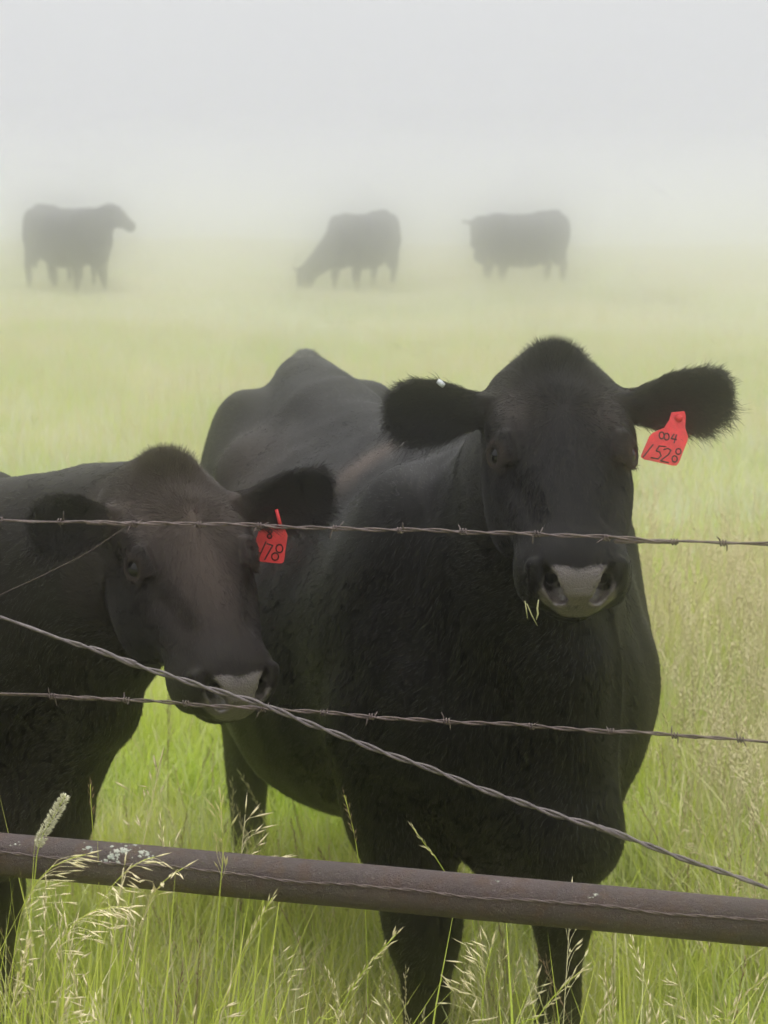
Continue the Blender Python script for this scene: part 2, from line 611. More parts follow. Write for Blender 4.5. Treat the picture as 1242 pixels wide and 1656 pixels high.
def build_cow_mesh(pose, fine=True, coarse=0.03, head_h=0.0042, H_step=0.014):
    fd = cow_field(pose, fine, coarse, head_h, H_step)
    S = pose.s
    o, R = pose.o, pose.R
    # ---- trunk
    def trunk(X, Y, Z):
        x, y, z = (X - o[0]) / S, (Y - o[1]) / S, (Z - o[2]) / S
        b = x * R[0, 1] + y * R[1, 1]
        l = x * R[0, 0] + y * R[1, 0] - (pose.bend[0] * b + pose.bend[1] * b * b)
        b2 = np.broadcast_to(b, np.broadcast_shapes(b.shape, l.shape))[:, :, 0]
        top, bot, hw, wp = [interp(b2, T_S, t)[:, :, None] for t in T_T]
        bot = bot - pose.belly * np.exp(-((b2[:, :, None] - 0.6) / 0.35) ** 2)
        zc = bot + (top - bot) * wp
        v = (z - zc)
        hh = np.where(v > 0, top - zc, zc - bot)
        vv = np.abs(v) / np.maximum(hh, 0.01)
        ll = np.abs(l) / np.maximum(hw, 0.01)
        nexp = np.where(v > 0, 2.05 - 0.35 * smooth01(b2[:, :, None], 0.7, 1.1), 2.25)
        f = (ll ** nexp + vv ** nexp) ** (1 / nexp) - 1
        d = f * np.minimum(np.maximum(hw, 0.03), np.maximum(hh, 0.03)) * S
        e = np.maximum(T_S[0] - b, b - T_S[-1]) * S
        return np.maximum(d, e).astype(np.float32)
    bb = np.array([pose.body(l, b, z) for l in (-0.45, 0.45) for b in (-0.37, 1.53) for z in (0.3, 1.3)])
    fd.apply(trunk, bb.min(0), bb.max(0), 0.01)
    B = pose.body
    lat = R[:, 0]
    fw = -R[:, 1]
    Rm = R.astype(np.float32)
    def rotx(ang):
        c, sn = math.cos(ang), math.sin(ang)
        return R @ np.array([[1, 0, 0], [0, c, -sn], [0, sn, c]])
    # spine ridge, hooks, pins, tail head
    fd.cone(B(0, 0.0, 1.20), B(0, 0.5, 1.165), 0.055 * S, 0.055 * S, 0.08 * S)
    fd.cone(B(0, 0.5, 1.165), B(0, 1.0, 1.19), 0.055 * S, 0.06 * S, 0.08 * S)
    fd.cone(B(0, 1.02, 1.19), B(0, 1.38, 1.235), 0.07 * S, 0.065 * S, 0.12 * S)
    for sd_ in (-1, 1):
        fd.ellipsoid(B(sd_ * 0.210, 1.02, 1.085), R, (0.055 * S, 0.075 * S, 0.06 * S), 0.09 * S)
        fd.ellipsoid(B(sd_ * 0.10, 1.44, 1.10), R, (0.05 * S, 0.06 * S, 0.07 * S), 0.08 * S)
        # thigh
        fd.ellipsoid(B(sd_ * 0.165, 1.26, 0.92), rotx(-0.25), (0.115 * S, 0.215 * S, 0.33 * S), 0.07 * S)
        # shoulder blade and upper arm
        fd.ellipsoid(B(sd_ * 0.178, 0.03, 0.96), rotx(0.30), (0.085 * S, 0.15 * S, 0.28 * S), 0.12 * S)
        fd.ellipsoid(B(sd_ * 0.172, -0.13, 0.82), R, (0.085 * S, 0.11 * S, 0.13 * S), 0.10 * S)
    # legs
    for i, sd_ in enumerate((-1, 1)):
        db, dl = pose.front[i]
        e0 = B(sd_ * 0.185, 0.0, 0.74)
        el = B(sd_ * 0.170 + dl * .15, 0.02 + db * .15, 0.60)
        kn = B(sd_ * 0.150 + dl * .55, -0.015 + db * .55, 0.375)
        kb = B(sd_ * 0.150 + dl * .6, -0.015 + db * .62, 0.335)
        fe = B(sd_ * 0.150 + dl * .95, 0.0 + db * .95, 0.115)
        ho = B(sd_ * 0.150 + dl, -0.03 + db, 0.045)
        fd.cone(e0, el, 0.128 * S, 0.100 * S, 0.07 * S)
        fd.cone(el, kn, 0.098 * S, 0.060 * S, 0.05 * S)
        fd.cone(kn, kb, 0.066 * S, 0.056 * S, 0.03 * S)
        fd.cone(kb, fe, 0.047 * S, 0.038 * S, 0.03 * S)
        fd.cone(fe, ho, 0.044 * S, 0.047 * S, 0.02 * S)
        fd.cone(ho, ho + np.array([0, 0, -0.02 * S]) + fw * 0.02 * S, 0.05 * S, 0.052 * S, 0.01 * S)
        db, dl = pose.hind[i]
        h0 = B(sd_ * 0.17, 1.22, 0.86)
        st = B(sd_ * 0.185 + dl * .2, 1.08 + db * .2, 0.68)
        gs = B(sd_ * 0.175 + dl * .45, 1.24 + db * .45, 0.58)
        hk = B(sd_ * 0.165 + dl * .7, 1.37 + db * .7, 0.47)
        fe = B(sd_ * 0.165 + dl * .95, 1.32 + db * .95, 0.12)
        ho = B(sd_ * 0.165 + dl, 1.28 + db, 0.045)
        fd.cone(h0, st, 0.16 * S, 0.115 * S, 0.07 * S)
        fd.cone(st, gs, 0.115 * S, 0.100 * S, 0.05 * S)
        fd.cone(h0, gs, 0.14 * S, 0.100 * S, 0.06 * S)
        fd.cone(gs, hk, 0.096 * S, 0.064 * S, 0.04 * S)
        fd.cone(hk, fe, 0.058 * S, 0.040 * S, 0.03 * S)
        fd.cone(fe, ho, 0.045 * S, 0.048 * S, 0.02 * S)
        fd.cone(ho, ho + np.array([0, 0, -0.02 * S]) + fw * 0.02 * S, 0.05 * S, 0.053 * S, 0.01 * S)
    # tail
    tl = [(0, 1.40, 1.225), (0, 1.505, 1.19), (0.0, 1.545, 1.05), (0.005, 1.545, 0.85), (0.01, 1.53, 0.6)]
    tr = [0.05, 0.036, 0.026, 0.02, 0.018]
    for i in range(4):
        fd.cone(B(*tl[i]), B(*tl[i + 1]), tr[i] * S, tr[i + 1] * S, 0.03 * S)
    fd.cone(B(0.01, 1.53, 0.6), B(0.01, 1.53, 0.42), 0.03 * S, 0.035 * S, 0.02 * S)
    # ---- neck
    Hd = pose.head
    sq = (pose.H[:, 0], 0.80)
    fd.cone(Hd(0, 0.01, -0.100), B(0, -0.02, 1.10), 0.080 * S, 0.135 * S, 0.08 * S)
    fd.cone(Hd(0, 0.07, -0.135), B(0, -0.10, 0.98), 0.098 * S, 0.19 * S, 0.08 * S)
    fd.cone(Hd(0, 0.12, -0.165), B(0, -0.17, 0.82), 0.075 * S, 0.17 * S, 0.08 * S)
    # dewlap and brisket
    mid = 0.5 * (Hd(0, 0.12, -0.20) + B(0, -0.33, 0.70)) + np.array([0, 0, -0.03]) * S + fw * 0.02 * S
    fd.cone(Hd(0, 0.13, -0.19), mid, 0.045 * S, 0.05 * S, 0.06 * S)
    fd.cone(mid, B(0, -0.34, 0.64), 0.05 * S, 0.085 * S, 0.07 * S)
    fd.cone(B(0, -0.33, 0.64), B(0, -0.16, 0.545), 0.085 * S, 0.08 * S, 0.07 * S)
    # ---- head
    hs = pose.hs
    pl, Hm = pose.poll, pose.H
    def head_local(X, Y, Z):
        x, y, z = (X - pl[0]) / hs, (Y - pl[1]) / hs, (Z - pl[2]) / hs
        return [x * Hm[0, i] + y * Hm[1, i] + z * Hm[2, i] for i in range(3)]
    def skull(X, Y, Z):
        x, t, u = head_local(X, Y, Z)
        top, bot, hw = [interp(t, H_S, k) for k in H_T]
        uc = top - 0.40 * (top - bot)
        v = u - uc
        hh = np.where(v > 0, top - uc, uc - bot)
        vv = np.abs(v) / np.maximum(hh, 0.008)
        w = hw * np.where(v < 0, 1 - 0.36 * np.clip(vv, 0, 1.2) ** 1.5, 1 - 0.10 * np.clip(vv, 0, 1.2))
        ll = np.abs(x) / np.maximum(w, 0.006)
        n = 2.7
        f = (ll ** n + vv ** n) ** (1 / n) - 1
        d = f * np.minimum(np.maximum(w, 0.012), np.maximum(hh, 0.012)) * hs
        e = np.maximum(H_S[0] - t, t - H_S[-1]) * hs
        return np.maximum(d, e).astype(np.float32)
    hb = np.array([Hd(x, t, u) for x in (-0.13, 0.13) for t in (-0.08, 0.48) for u in (-0.25, 0.02)])
    fd.apply(skull, hb.min(0), hb.max(0), 0.03 * S)
    E = lambda c, r, k, op='union', Rr=None: fd.ellipsoid(Hd(*c), Hm if Rr is None else Rr, tuple(q * hs for q in r), k * hs, op)
    C = lambda a, b, r0, r1, k, op='union': fd.cone(Hd(*a), Hd(*b), r0 * hs, r1 * hs, k * hs, op)
    E((0, 0.018, -0.040), (0.050, 0.030, 0.030), 0.02)                      # poll
    C((0, 0.10, -0.030), (0, 0.39, -0.062), 0.045, 0.042, 0.035)          # nasal ridge
    E((0, 0.408, -0.078), (0.084, 0.058, 0.060), 0.03)                    # muzzle
    E((0, 0.425, -0.055), (0.070, 0.040, 0.034), 0.02)                    # nose pad
    for sd_ in (-1, 1):
        E((sd_ * 0.094, 0.145, -0.032), (0.028, 0.050, 0.026), 0.03)      # brow
        E((sd_ * 0.080, 0.205, -0.150), (0.040, 0.090, 0.070), 0.04)      # cheek
        C((sd_ * 0.088, 0.225, -0.072), (sd_ * 0.066, 0.36, -0.085), 0.018, 0.013, 0.03)   # cheek ridge
        E((sd_ * 0.066, 0.395, -0.098), (0.026, 0.050, 0.040), 0.025)     # lip
        C((sd_ * 0.088, 0.262, -0.030), (sd_ * 0.062, 0.330, -0.026), 0.010, 0.008, 0.03, 'cut')  # hollow before the eye
    E((0, 0.395, -0.140), (0.056, 0.060, 0.030), 0.010)                   # lower jaw and chin
    for sd_ in (-1, 1):
        ec = np.array([sd_ * 0.101, 0.190, -0.036])
        gz = np.array([sd_ * 0.80, 0.28, 0.53]); gz /= np.linalg.norm(gz)
        e1 = np.array([0, 1.0, 0]) - gz * gz[1]; e1 /= np.linalg.norm(e1)
        e2 = np.cross(gz, e1)
        cc = ec + gz * 0.016
        E(tuple(cc), (0.0195, 0.024, 0.0195), 0.006, 'cut')
        for q in range(10):                                             # rim of the eyelids
            w0, w1 = 2 * math.pi * q / 10, 2 * math.pi * (q + 1) / 10
            pts_ = [ec + gz * 0.0125 + e1 * math.cos(w) * 0.0215 + e2 * math.sin(w) * 0.0185 for w in (w0, w1)]
            C(tuple(pts_[0]), tuple(pts_[1]), 0.0052, 0.0052, 0.006)
        for q in range(6):                                              # heavy upper lid
            w0, w1 = math.radians(20 + 140 * q / 6), math.radians(20 + 140 * (q + 1) / 6)
            sg = 1.0 if e2[2] > 0 else -1.0
            pts_ = [ec + gz * 0.0155 + e1 * math.cos(w) * 0.0185 + e2 * sg * math.sin(w) * 0.0140 for w in (w0, w1)]
            C(tuple(pts_[0]), tuple(pts_[1]), 0.0062, 0.0062, 0.005)
        # fold of skin over the eye
        up_ = e2 if e2[2] > 0 else -e2
        C(tuple(ec + gz * 0.010 + up_ * 0.026 - e1 * 0.02), tuple(ec + gz * 0.008 + up_ * 0.024 + e1 * 0.018), 0.011, 0.008, 0.012)
        # nostril: a comma opening outward and up, running back into the muzzle
        C((sd_ * 0.029, 0.463, -0.062), (sd_ * 0.047, 0.450, -0.040), 0.0150, 0.0130, 0.006, 'cut')
        C((sd_ * 0.047, 0.450, -0.040), (sd_ * 0.058, 0.432, -0.025), 0.0120, 0.0055, 0.006, 'cut')
        C((sd_ * 0.035, 0.456, -0.054), (sd_ * 0.043, 0.408, -0.062), 0.0135, 0.0110, 0.006, 'cut')
        C((sd_ * 0.073, 0.424, -0.036), (sd_ * 0.064, 0.444, -0.072), 0.010, 0.009, 0.012)   # wing of the nostril
        # corner of the mouth
        C((sd_ * 0.040, 0.440, -0.118), (sd_ * 0.066, 0.385, -0.124), 0.0030, 0.0035, 0.005, 'cut')
    # ---- ears
    for sd_ in (-1, 1):
        base, d, v, m, e = ear_frame(pose, sd_)
        L = e['length'] * hs
        sk = np.array([0, .12, .3, .5, .7, .86, .96, 1.0]) * L
        wk = np.array([.021, .026, .043, .058, .061, .050, .030, .008]) * hs * e['width']
        fd.cone(Hd(sd_ * 0.075, 0.060, -0.062), base + d * 0.045 * hs, 0.034 * hs, 0.020 * hs, 0.025 * hs)
        def ear(X, Y, Z):
            x, y, z = X - base[0], Y - base[1], Z - base[2]
            a = x * d[0] + y * d[1] + z * d[2]
            b = x * v[0] + y * v[1] + z * v[2]
            c = x * m[0] + y * m[1] + z * m[2]
            w = interp(a, sk, wk)
            cup = e['cup'] * (0.55 * hs * (b / (0.06 * hs)) ** 2 * 0.06 + 0.06 * a * np.clip(a / L, 0, 1))
            th = (0.0085 - 0.003 * np.clip(a / L, 0, 1)) * hs
            d1 = np.abs(c - cup) * 0.85 - th
            d2 = np.abs(b) - w
            d3 = np.maximum(-a, a - L)
            return smax(smax(d1, d2, 0.008 * hs), d3, 0.006 * hs).astype(np.float32)
        q = np.array([base + d * i * L + v * j * 0.065 * hs + m * k * 0.05 * hs for i in (0, 1) for j in (-1, 1) for k in (-1, 1)])
        fd.apply(ear, q.min(0), q.max(0), 0.018 * hs)
    P, Q = fd.mesh()
    P = relax(P.astype(np.float32), Q, 2, 0.4)
    if fine:
        q = pose.to_body(P.astype(float))
        hd = pose.to_head(P.astype(float))
        w = smooth01(np.linalg.norm(hd - np.array([0, 0.2, -0.1]), axis=1), 0.28, 0.42)
        n1 = np.sin(q[:, 0] * 23 + 3 * np.sin(q[:, 1] * 9)) * np.sin(q[:, 1] * 27 + 2 * np.sin(q[:, 2] * 13)) * np.sin(q[:, 2] * 19 + 2.5 * np.sin(q[:, 0] * 11 + 1))
        n2 = np.sin(q[:, 1] * 9.5 + 2 * np.sin(q[:, 2] * 4)) * np.sin(q[:, 2] * 8 + 1.5 * np.sin(q[:, 0] * 7))
        fold = np.sin(q[:, 1] * 62 + 14 * q[:, 2] + 2 * np.sin(q[:, 2] * 9)) * np.exp(-((q[:, 1] + 0.22) / 0.10) ** 2) * smooth01(q[:, 2], 0.55, 0.75)
        P = P + vert_normals(P, Q) * ((0.0030 * n1 + 0.0055 * n2 + 0.0030 * fold) * w)[:, None].astype(np.float32)
    return P.astype(np.float32), Q

def smooth01(x, a, b):
    t = np.clip((x - a) / (b - a), 0, 1)
    return t * t * (3 - 2 * t)

def vert_normals(P, Q):
    n = np.cross(P[Q[:, 2]] - P[Q[:, 0]], P[Q[:, 3]] - P[Q[:, 1]])
    out = np.zeros_like(P)
    for c in range(4):
        for q in range(3):
            out[:, q] += np.bincount(Q[:, c], n[:, q], len(P))
    return out / np.maximum(np.linalg.norm(out, axis=1, keepdims=True), 1e-9)

def cow_masks(pose, P):
    h = pose.to_head(P.astype(float))
    ax_, t, u = np.abs(h[:, 0]), h[:, 1], h[:, 2]
    b = pose.to_body(P.astype(float))
    head = smooth01(t, -0.09, -0.03) * smooth01(u, -0.30, -0.24) * (ax_ < 0.16)
    # nose pad: front of the muzzle between and around the nostrils, narrowing to the lip
    low = smooth01(-u, 0.03, 0.11)
    half = 0.051 + 0.012 * smooth01(-u, 0.03, 0.06) - 0.032 * smooth01(-u, 0.070, 0.105)
    tmin = 0.438 - 0.028 * low + 0.010 * np.exp(-(ax_ / 0.025) ** 2)
    nose = smooth01(t, tmin - 0.008, tmin + 0.006) * (1 - smooth01(ax_, half - 0.010, half + 0.008)) * (1 - smooth01(-u, 0.096, 0.110))
    cav = np.minimum(np.linalg.norm((h - np.array([0, 0.445, -0.052])) * [0, 1, 1] + np.stack([ax_ - 0.038, 0 * t, 0 * t], 1), axis=1),
                     np.linalg.norm((h - np.array([0, 0.420, -0.060])) * [0, 1, 1] + np.stack([ax_ - 0.042, 0 * t, 0 * t], 1), axis=1))
    nose = nose * (b[:, 2] > 0.3) * smooth01(cav, 0.015, 0.019)
    ear = np.zeros(len(P)); ear_a = np.zeros(len(P)); edir = np.zeros_like(P); edge = np.zeros(len(P))
    for sd_ in (-1, 1):
        base, d, v, m, e = ear_frame(pose, sd_)
        r = P - base
        a, bb, c = r @ d, r @ v, r @ m
        L = e['length'] * pose.hs
        k = (a > 0.03 * pose.hs) & (a < L * 1.1) & (np.abs(bb) < 0.075 * pose.hs) & (np.abs(c) < 0.06 * pose.hs) & (ax_ > 0.115)
        ear[k] = 1
        ear_a[k] = (a / L)[k]
        wloc = np.interp(a / L, [0, .12, .3, .5, .7, .86, .96, 1.0], [.021, .026, .043, .058, .061, .050, .030, .02]) * pose.hs * e['width']
        edge[k] = (smooth01(np.abs(bb) / wloc, 0.65, 1.0) * np.where(bb * v[2] < 0, 1.0, 0.35))[k]
        sp = (d[None, :] * 0.8 + v[None, :] * (bb / (0.05 * pose.hs))[:, None] * 0.8 + m[None, :] * 0.5)
        edir[k] = sp[k]
    return dict(h=h, b=b, head=head, nose=nose, ear=ear, ear_a=ear_a, edir=edir, edge=edge)

def hair_object(name, roots, dirs, lengths, radius, brown, parent, mat, normals, pts=4, droop=0.15, curl=0.25, flatk=None):
    """short coat: one strand per root, leaning along dirs"""
    n = len(roots)
    hc = bpy.data.hair_curves.new(name)
    hc.add_curves([pts] * n)
    t = np.linspace(0, 1, pts)[None, :, None]
    jit = RNG.normal(0, 1, (n, 3)) * (curl[:, None] if hasattr(curl, '__len__') else curl)
    d = dirs + jit
    d /= np.maximum(np.linalg.norm(d, axis=1, keepdims=True), 1e-6)
    L = lengths[:, None, None]
    pos = roots[:, None, :] - normals[:, None, :] * 0.001 + d[:, None, :] * L * t
    flat = d - normals * (d * normals).sum(1, keepdims=True)
    pos = pos + (flat[:, None, :] - d[:, None, :]) * L * (0.45 if flatk is None else flatk[:, None, None]) * t ** 2
    pos[:, :, 2] -= (droop * L * t ** 2)[:, :, 0]
    hc.attributes['position'].data.foreach_set('vector', pos.astype(np.float32).ravel())
    rad = (radius[:, None] * np.array([1.0, 0.95, 0.7, 0.12]) if pts == 4 else radius[:, None] * np.linspace(1, 0.15, pts))
    at_ = hc.attributes.get('radius') or hc.attributes.new('radius', 'FLOAT', 'POINT')
    at_.data.foreach_set('value', rad.astype(np.float32).ravel())
    ab = hc.attributes.new('brown', 'FLOAT', 'CURVE')
    ab.data.foreach_set('value', brown.astype(np.float32))
    hc.materials.append(mat)
    return link(bpy.data.objects.new(name, hc), parent)

def sample_faces(P, Q, dens, count):
    """random points on the quads with weight = area * dens"""
    A = np.linalg.norm(np.cross(P[Q[:, 2]] - P[Q[:, 0]], P[Q[:, 3]] - P[Q[:, 1]]), axis=1)
    w = A * dens[Q].mean(1)
    w = w / w.sum()
    f = RNG.choice(len(Q), count, p=w)
    a, b = RNG.random(count)[:, None], RNG.random(count)[:, None]
    q = Q[f]
    pts = (P[q[:, 0]] * (1 - a) + P[q[:, 1]] * a) * (1 - b) + (P[q[:, 3]] * (1 - a) + P[q[:, 2]] * a) * b
    nearest = q[np.arange(count), RNG.integers(0, 4, count)]
    return pts, nearest

def make_cow(name, pose, label, detailed=True, brown_fn=None, n_body=260000, n_head=130000, group=None, coarse=0.03, visible=None):
    P, Q = build_cow_mesh(pose, detailed, coarse)
    mk = cow_masks(pose, P)
    brown = np.zeros(len(P)) if brown_fn is None else np.clip(brown_fn(mk, P), 0, 1)
    if detailed:
        for s_ in (-1, 1):
            dc = np.linalg.norm((mk['h'] - np.array([s_ * 0.088, 0.232, -0.016])) * [1, 0.6, 1], axis=1)
            dr = np.linalg.norm(mk['h'] - np.array([s_ * 0.108, 0.193, -0.030]), axis=1)
            brown = np.maximum(brown, 0.55 * np.exp(-((dr - 0.024) / 0.006) ** 2) * mk['head'])
            brown = np.maximum(brown, 1.3 * (1 - smooth01(dc, 0.006, 0.015)) * mk['head'])
    root = empty(name, tuple(pose.o))
    root['label'] = label; root['category'] = 'cow'
    if group: root['group'] = group
    Pl = P - pose.o.astype(np.float32)
    body = mesh_obj('body', Pl, Q, [M['coat'] if detailed else M['coat_far']], root, True, {'nose': mk['nose'], 'brown': brown, 'furred': 1 - mk['nose']})
    ab = body.data.attributes.new('bc', 'FLOAT_VECTOR', 'POINT')
    hw3 = (mk['head'] * (1 - mk['ear']))[:, None]
    ab.data.foreach_set('vector', (mk['b'] * (1 - hw3) + mk['h'][:, [0, 2, 1]] * hw3).astype(np.float32).ravel())
    if not detailed:
        return root, pose, P, Q, mk
    N = vert_normals(P, Q)
    # ---- eyes
    for sd_ in (-1, 1):
        c = pose.head(sd_ * 0.101, 0.190, -0.036) - pose.o
        bm = MB()
        ns, nr = 20, 12
        vs_, fs = [], []
        r = 0.0210 * pose.hs
        for i in range(nr + 1):
            th = math.pi * i / nr
            for k in range(ns):
                ph = 2 * math.pi * k / ns
                vs_.append((c[0] + r * math.sin(th) * math.cos(ph), c[1] + r * math.sin(th) * math.sin(ph), c[2] + r * math.cos(th)))
        for i in range(nr):
            for k in range(ns):
                fs.append((i * ns + k, (i + 1) * ns + k, (i + 1) * ns + (k + 1) % ns, i * ns + (k + 1) % ns))
        bm.add(vs_, fs)
        bm.build('eye', M['eye'], root)
    # ---- coat hair
    h, b = mk['h'], mk['b']
    vis = np.ones(len(P)) if visible is None else visible(P, N)
    headw = mk['head'] * (1 - mk['ear'])
    bare = np.clip(1 - mk['nose'] * 1.4, 0, 1)
    eye_d = np.minimum(*[np.linalg.norm(h - np.array([s_ * 0.112, 0.194, -0.028]), axis=1) for s_ in (-1, 1)])
    bare = bare * smooth01(eye_d, 0.020, 0.030)
    nose_d = np.linalg.norm(h - np.array([0, 0.45, -0.06]), axis=1)
    bare = bare * (0.25 + 0.75 * smooth01(nose_d, 0.06, 0.10))
    back = pose.R[:, 1]
    fl_body = back[None, :] * 0.75 + np.array([0, 0, -0.65])[None, :] * (0.4 + 0.6 * smooth01(1.2 - b[:, 2], 0.0, 0.3))[:, None]
    whorl = np.stack([h[:, 0], h[:, 1] - 0.135], 1)
    wr = np.maximum(np.linalg.norm(whorl, axis=1, keepdims=True), 0.02)
    wdir = whorl / wr
    fl_head = pose.H[:, 0][None, :] * wdir[:, :1] + pose.H[:, 1][None, :] * wdir[:, 1:]
    wv = 0.30 * np.stack([np.sin(b[:, 1] * 21 + 3 * np.sin(b[:, 2] * 9)), np.sin(b[:, 2] * 23 + 2 * np.sin(b[:, 1] * 13)), np.sin(b[:, 0] * 25 + b[:, 1] * 17)], 1)
    fl_body = fl_body + wv
    hw_ = headw[:, None]
    flow = fl_head * hw_ + fl_body * (1 - hw_)
    e_ = mk['ear'][:, None]
    flow = mk['edir'] * e_ + flow * (1 - e_)
    poll_k = np.exp(-((h[:, 1] - 0.005) / 0.05) ** 2 - (h[:, 0] / 0.060) ** 2) * smooth01(h[:, 2], -0.12, -0.04)
    fore_k = np.exp(-((h[:, 1] - 0.06) / 0.06) ** 2 - (h[:, 0] / 0.05) ** 2) * smooth01(h[:, 2], -0.06, -0.01)
    lift = 0.16 + 1.0 * poll_k + 0.35 * fore_k + 0.15 * mk['ear']
    length = (0.014 * (1 - headw) + 0.0095 * headw) * (1 - 0.45 * smooth01(h[:, 1], 0.28, 0.42) * headw)
    length = length + 0.028 * poll_k + 0.016 * fore_k
    length = np.where(mk['ear'] > 0, (0.009 + 0.009 * mk['ear_a']) * RNG.choice([0.6, 0.9, 1.0, 1.3], len(P)) * (1 + 1.3 * mk['edge']), length)
    tail_k = np.exp(-((b[:, 1] - 1.37) / 0.03) ** 2 - (b[:, 0] / 0.022) ** 2) * (b[:, 2] > 1.2)
    length = length + 0.025 * tail_k
    lift = lift + 0.9 * tail_k
    for nm, dens, cnt, rad in (('coat_hair', (1 - np.maximum(headw, mk['ear'])) * vis * (1 + 30 * tail_k), n_body, 0.00030),
                               ('head_hair', np.maximum(headw * bare * (1 + 1.6 * poll_k), mk['ear'] * 1.5) * vis, n_head, 0.00026)):
        pts, ni = sample_faces(P, Q, dens, cnt)
        nn = N[ni]
        fl = flow[ni]
        fl = fl - nn * (fl * nn).sum(1, keepdims=True) * 0.9
        fl /= np.maximum(np.linalg.norm(fl, axis=1, keepdims=True), 1e-6)
        dirs = fl + nn * lift[ni][:, None]
        dirs[:, 2] += 0.25 * poll_k[ni]
        hair_object(nm, pts - pose.o, dirs, length[ni] * RNG.uniform(0.6, 1.3, cnt), np.full(cnt, rad) * RNG.uniform(0.7, 1.3, cnt),
                    np.clip(brown[ni] + RNG.uniform(-0.05, 0.12, cnt), 0, 1), root, M['body_hair'] if nm == 'coat_hair' else M['hair'], nn, curl=0.17 + 0.30 * poll_k[ni] + 0.15 * mk['edge'][ni], flatk=0.45 * (1 - np.clip(poll_k[ni] * 1.3, 0, 1)))
    return root, pose, P, Q, mk

# ------------------------------------------------------------------ ground
def sstep(x, a, b):
    t = np.clip((x - a) / (b - a), 0, 1)
    return t * t * (3 - 2 * t)

def ground_z(x, y):
    x = np.asarray(x, float); y = np.asarray(y, float)
    z = -0.18 * sstep(y, 7, 30) - 0.2 * sstep(y, 7, 30) * sstep(x, -4.0, -0.5)
    z = z + 0.012 * np.sin(x * 1.7 + 0.6 * y) + 0.010 * np.sin(y * 2.3 - x * 0.8)
    z = z - 2.2 * sstep(y, 44, 120)
    return z

def build_ground():
    xs = np.concatenate([np.linspace(-420, -30, 24), np.linspace(-28, 28, 113), np.linspace(30, 420, 24)])
    ys = np.concatenate([np.linspace(-60, -4, 12), np.linspace(-3, 60, 127), np.linspace(64, 460, 46)])
    X, Y = np.meshgrid(xs, ys, indexing='ij')
    V = np.stack([X, Y, ground_z(X, Y)], -1).reshape(-1, 3)
    ny = len(ys)
    i, j = np.meshgrid(np.arange(len(xs) - 1), np.arange(ny - 1), indexing='ij')
    a = (i * ny + j).ravel()
    Fq = np.stack([a, a + ny, a + ny + 1, a + 1], 1)
    t = NT('meadow_soil')
    pos = t.n('NewGeometry').outputs['Position']
    n1 = t.noise(0.35, 4, 0.6, pos)
    n2 = t.noise(9, 5, 0.65, pos)
    n3 = t.noise(60, 4, 0.6, pos)
    c = t.mix(t.ramp(n1.outputs[0], [(0.40, (0, 0, 0)), (0.62, (1, 1, 1))]).outputs[0], (0.24, 0.33, 0.08), (0.40, 0.40, 0.18))
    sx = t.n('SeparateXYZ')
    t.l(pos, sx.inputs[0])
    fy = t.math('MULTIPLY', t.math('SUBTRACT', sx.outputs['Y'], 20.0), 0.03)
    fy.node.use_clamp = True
    c = t.mix(fy, c, (0.52, 0.54, 0.42))  # whitens with distance: fog fade painted into the ground colour
    c = t.mix(t.ramp(n2.outputs[0], [(0.35, (0, 0, 0)), (0.7, (1, 1, 1))]).outputs[0], c, (0.34, 0.37, 0.20))
    b = t.n('BsdfPrincipled')
    b.inputs['Roughness'].default_value = 0.9
    b.inputs['Specular IOR Level'].default_value = 0.1
    t.l(c, b.inputs['Base Color'])
    bp = t.n('Bump')
    bp.inputs['Strength'].default_value = 0.8
    bp.inputs['Distance'].default_value = 0.03
    t.l(n3.outputs[0], bp.inputs['Height'])
    t.l(bp.outputs[0], b.inputs['Normal'])
    t.l(b.outputs[0], t.out.inputs[0])
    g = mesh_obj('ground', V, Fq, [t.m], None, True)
    tag(g, 'gently rolling green meadow ground fading into fog', None, None, 'structure')
build_ground()

# ------------------------------------------------------------------ fog
def build_haze():
    x0, x1, y0, y1, z0, z1 = -424, 424, -64, 464, -3.6, 2.4
    v = [(x, y, z) for x in (x0, x1) for y in (y0, y1) for z in (z0, z1)]
    f = [(0, 1, 3, 2), (4, 6, 7, 5), (0, 4, 5, 1), (2, 3, 7, 6), (0, 2, 6, 4), (1, 5, 7, 3)]
    t = NT('fog_air')
    pv = t.n('VolumePrincipled')
    pv.inputs['Color'].default_value = (0.978, 0.975, 1.0, 1)
    pv.inputs['Density'].default_value = 0.050
    pv.inputs['Anisotropy'].default_value = 0.981
    t.l(pv.outputs[0], t.out.inputs['Volume'])
    o = mesh_obj('haze', v, f, [t.m], None, False)
    tag(o, 'pale even fog lying over the whole meadow', None, None, 'stuff')
build_haze()

# ------------------------------------------------------------------ cattle in the picture
def brown_a(mk, P):
    b, h = mk['b'], mk['h']
    k = 0.85 * np.exp(-((b[:, 1] - 0.32) / 0.055) ** 2 - ((b[:, 0] + 0.13) / 0.10) ** 2) * (b[:, 2] > 1.0) * (1 - mk['head'])
    k = k + 0.35 * np.exp(-((b[:, 1] - 0.9) / 0.25) ** 2 - ((b[:, 0] + 0.28) / 0.12) ** 2) * (b[:, 2] > 0.9)
    k = k + 0.22 * np.exp(-((h[:, 1] - 0.10) / 0.07) ** 2 - ((np.abs(h[:, 0]) - 0.07) / 0.05) ** 2) * mk['head']
    return k + 0.03

def brown_b(mk, P):
    h, b = mk['h'], mk['b']
    k = 0.9 * np.exp(-((h[:, 1] - 0.05) / 0.11) ** 2 - (h[:, 0] / 0.12) ** 2) * mk['head']
    k = k + 0.5 * np.exp(-((h[:, 1] - 0.24) / 0.10) ** 2 - (h[:, 0] / 0.06) ** 2) * mk['head']
    return k + 0.12

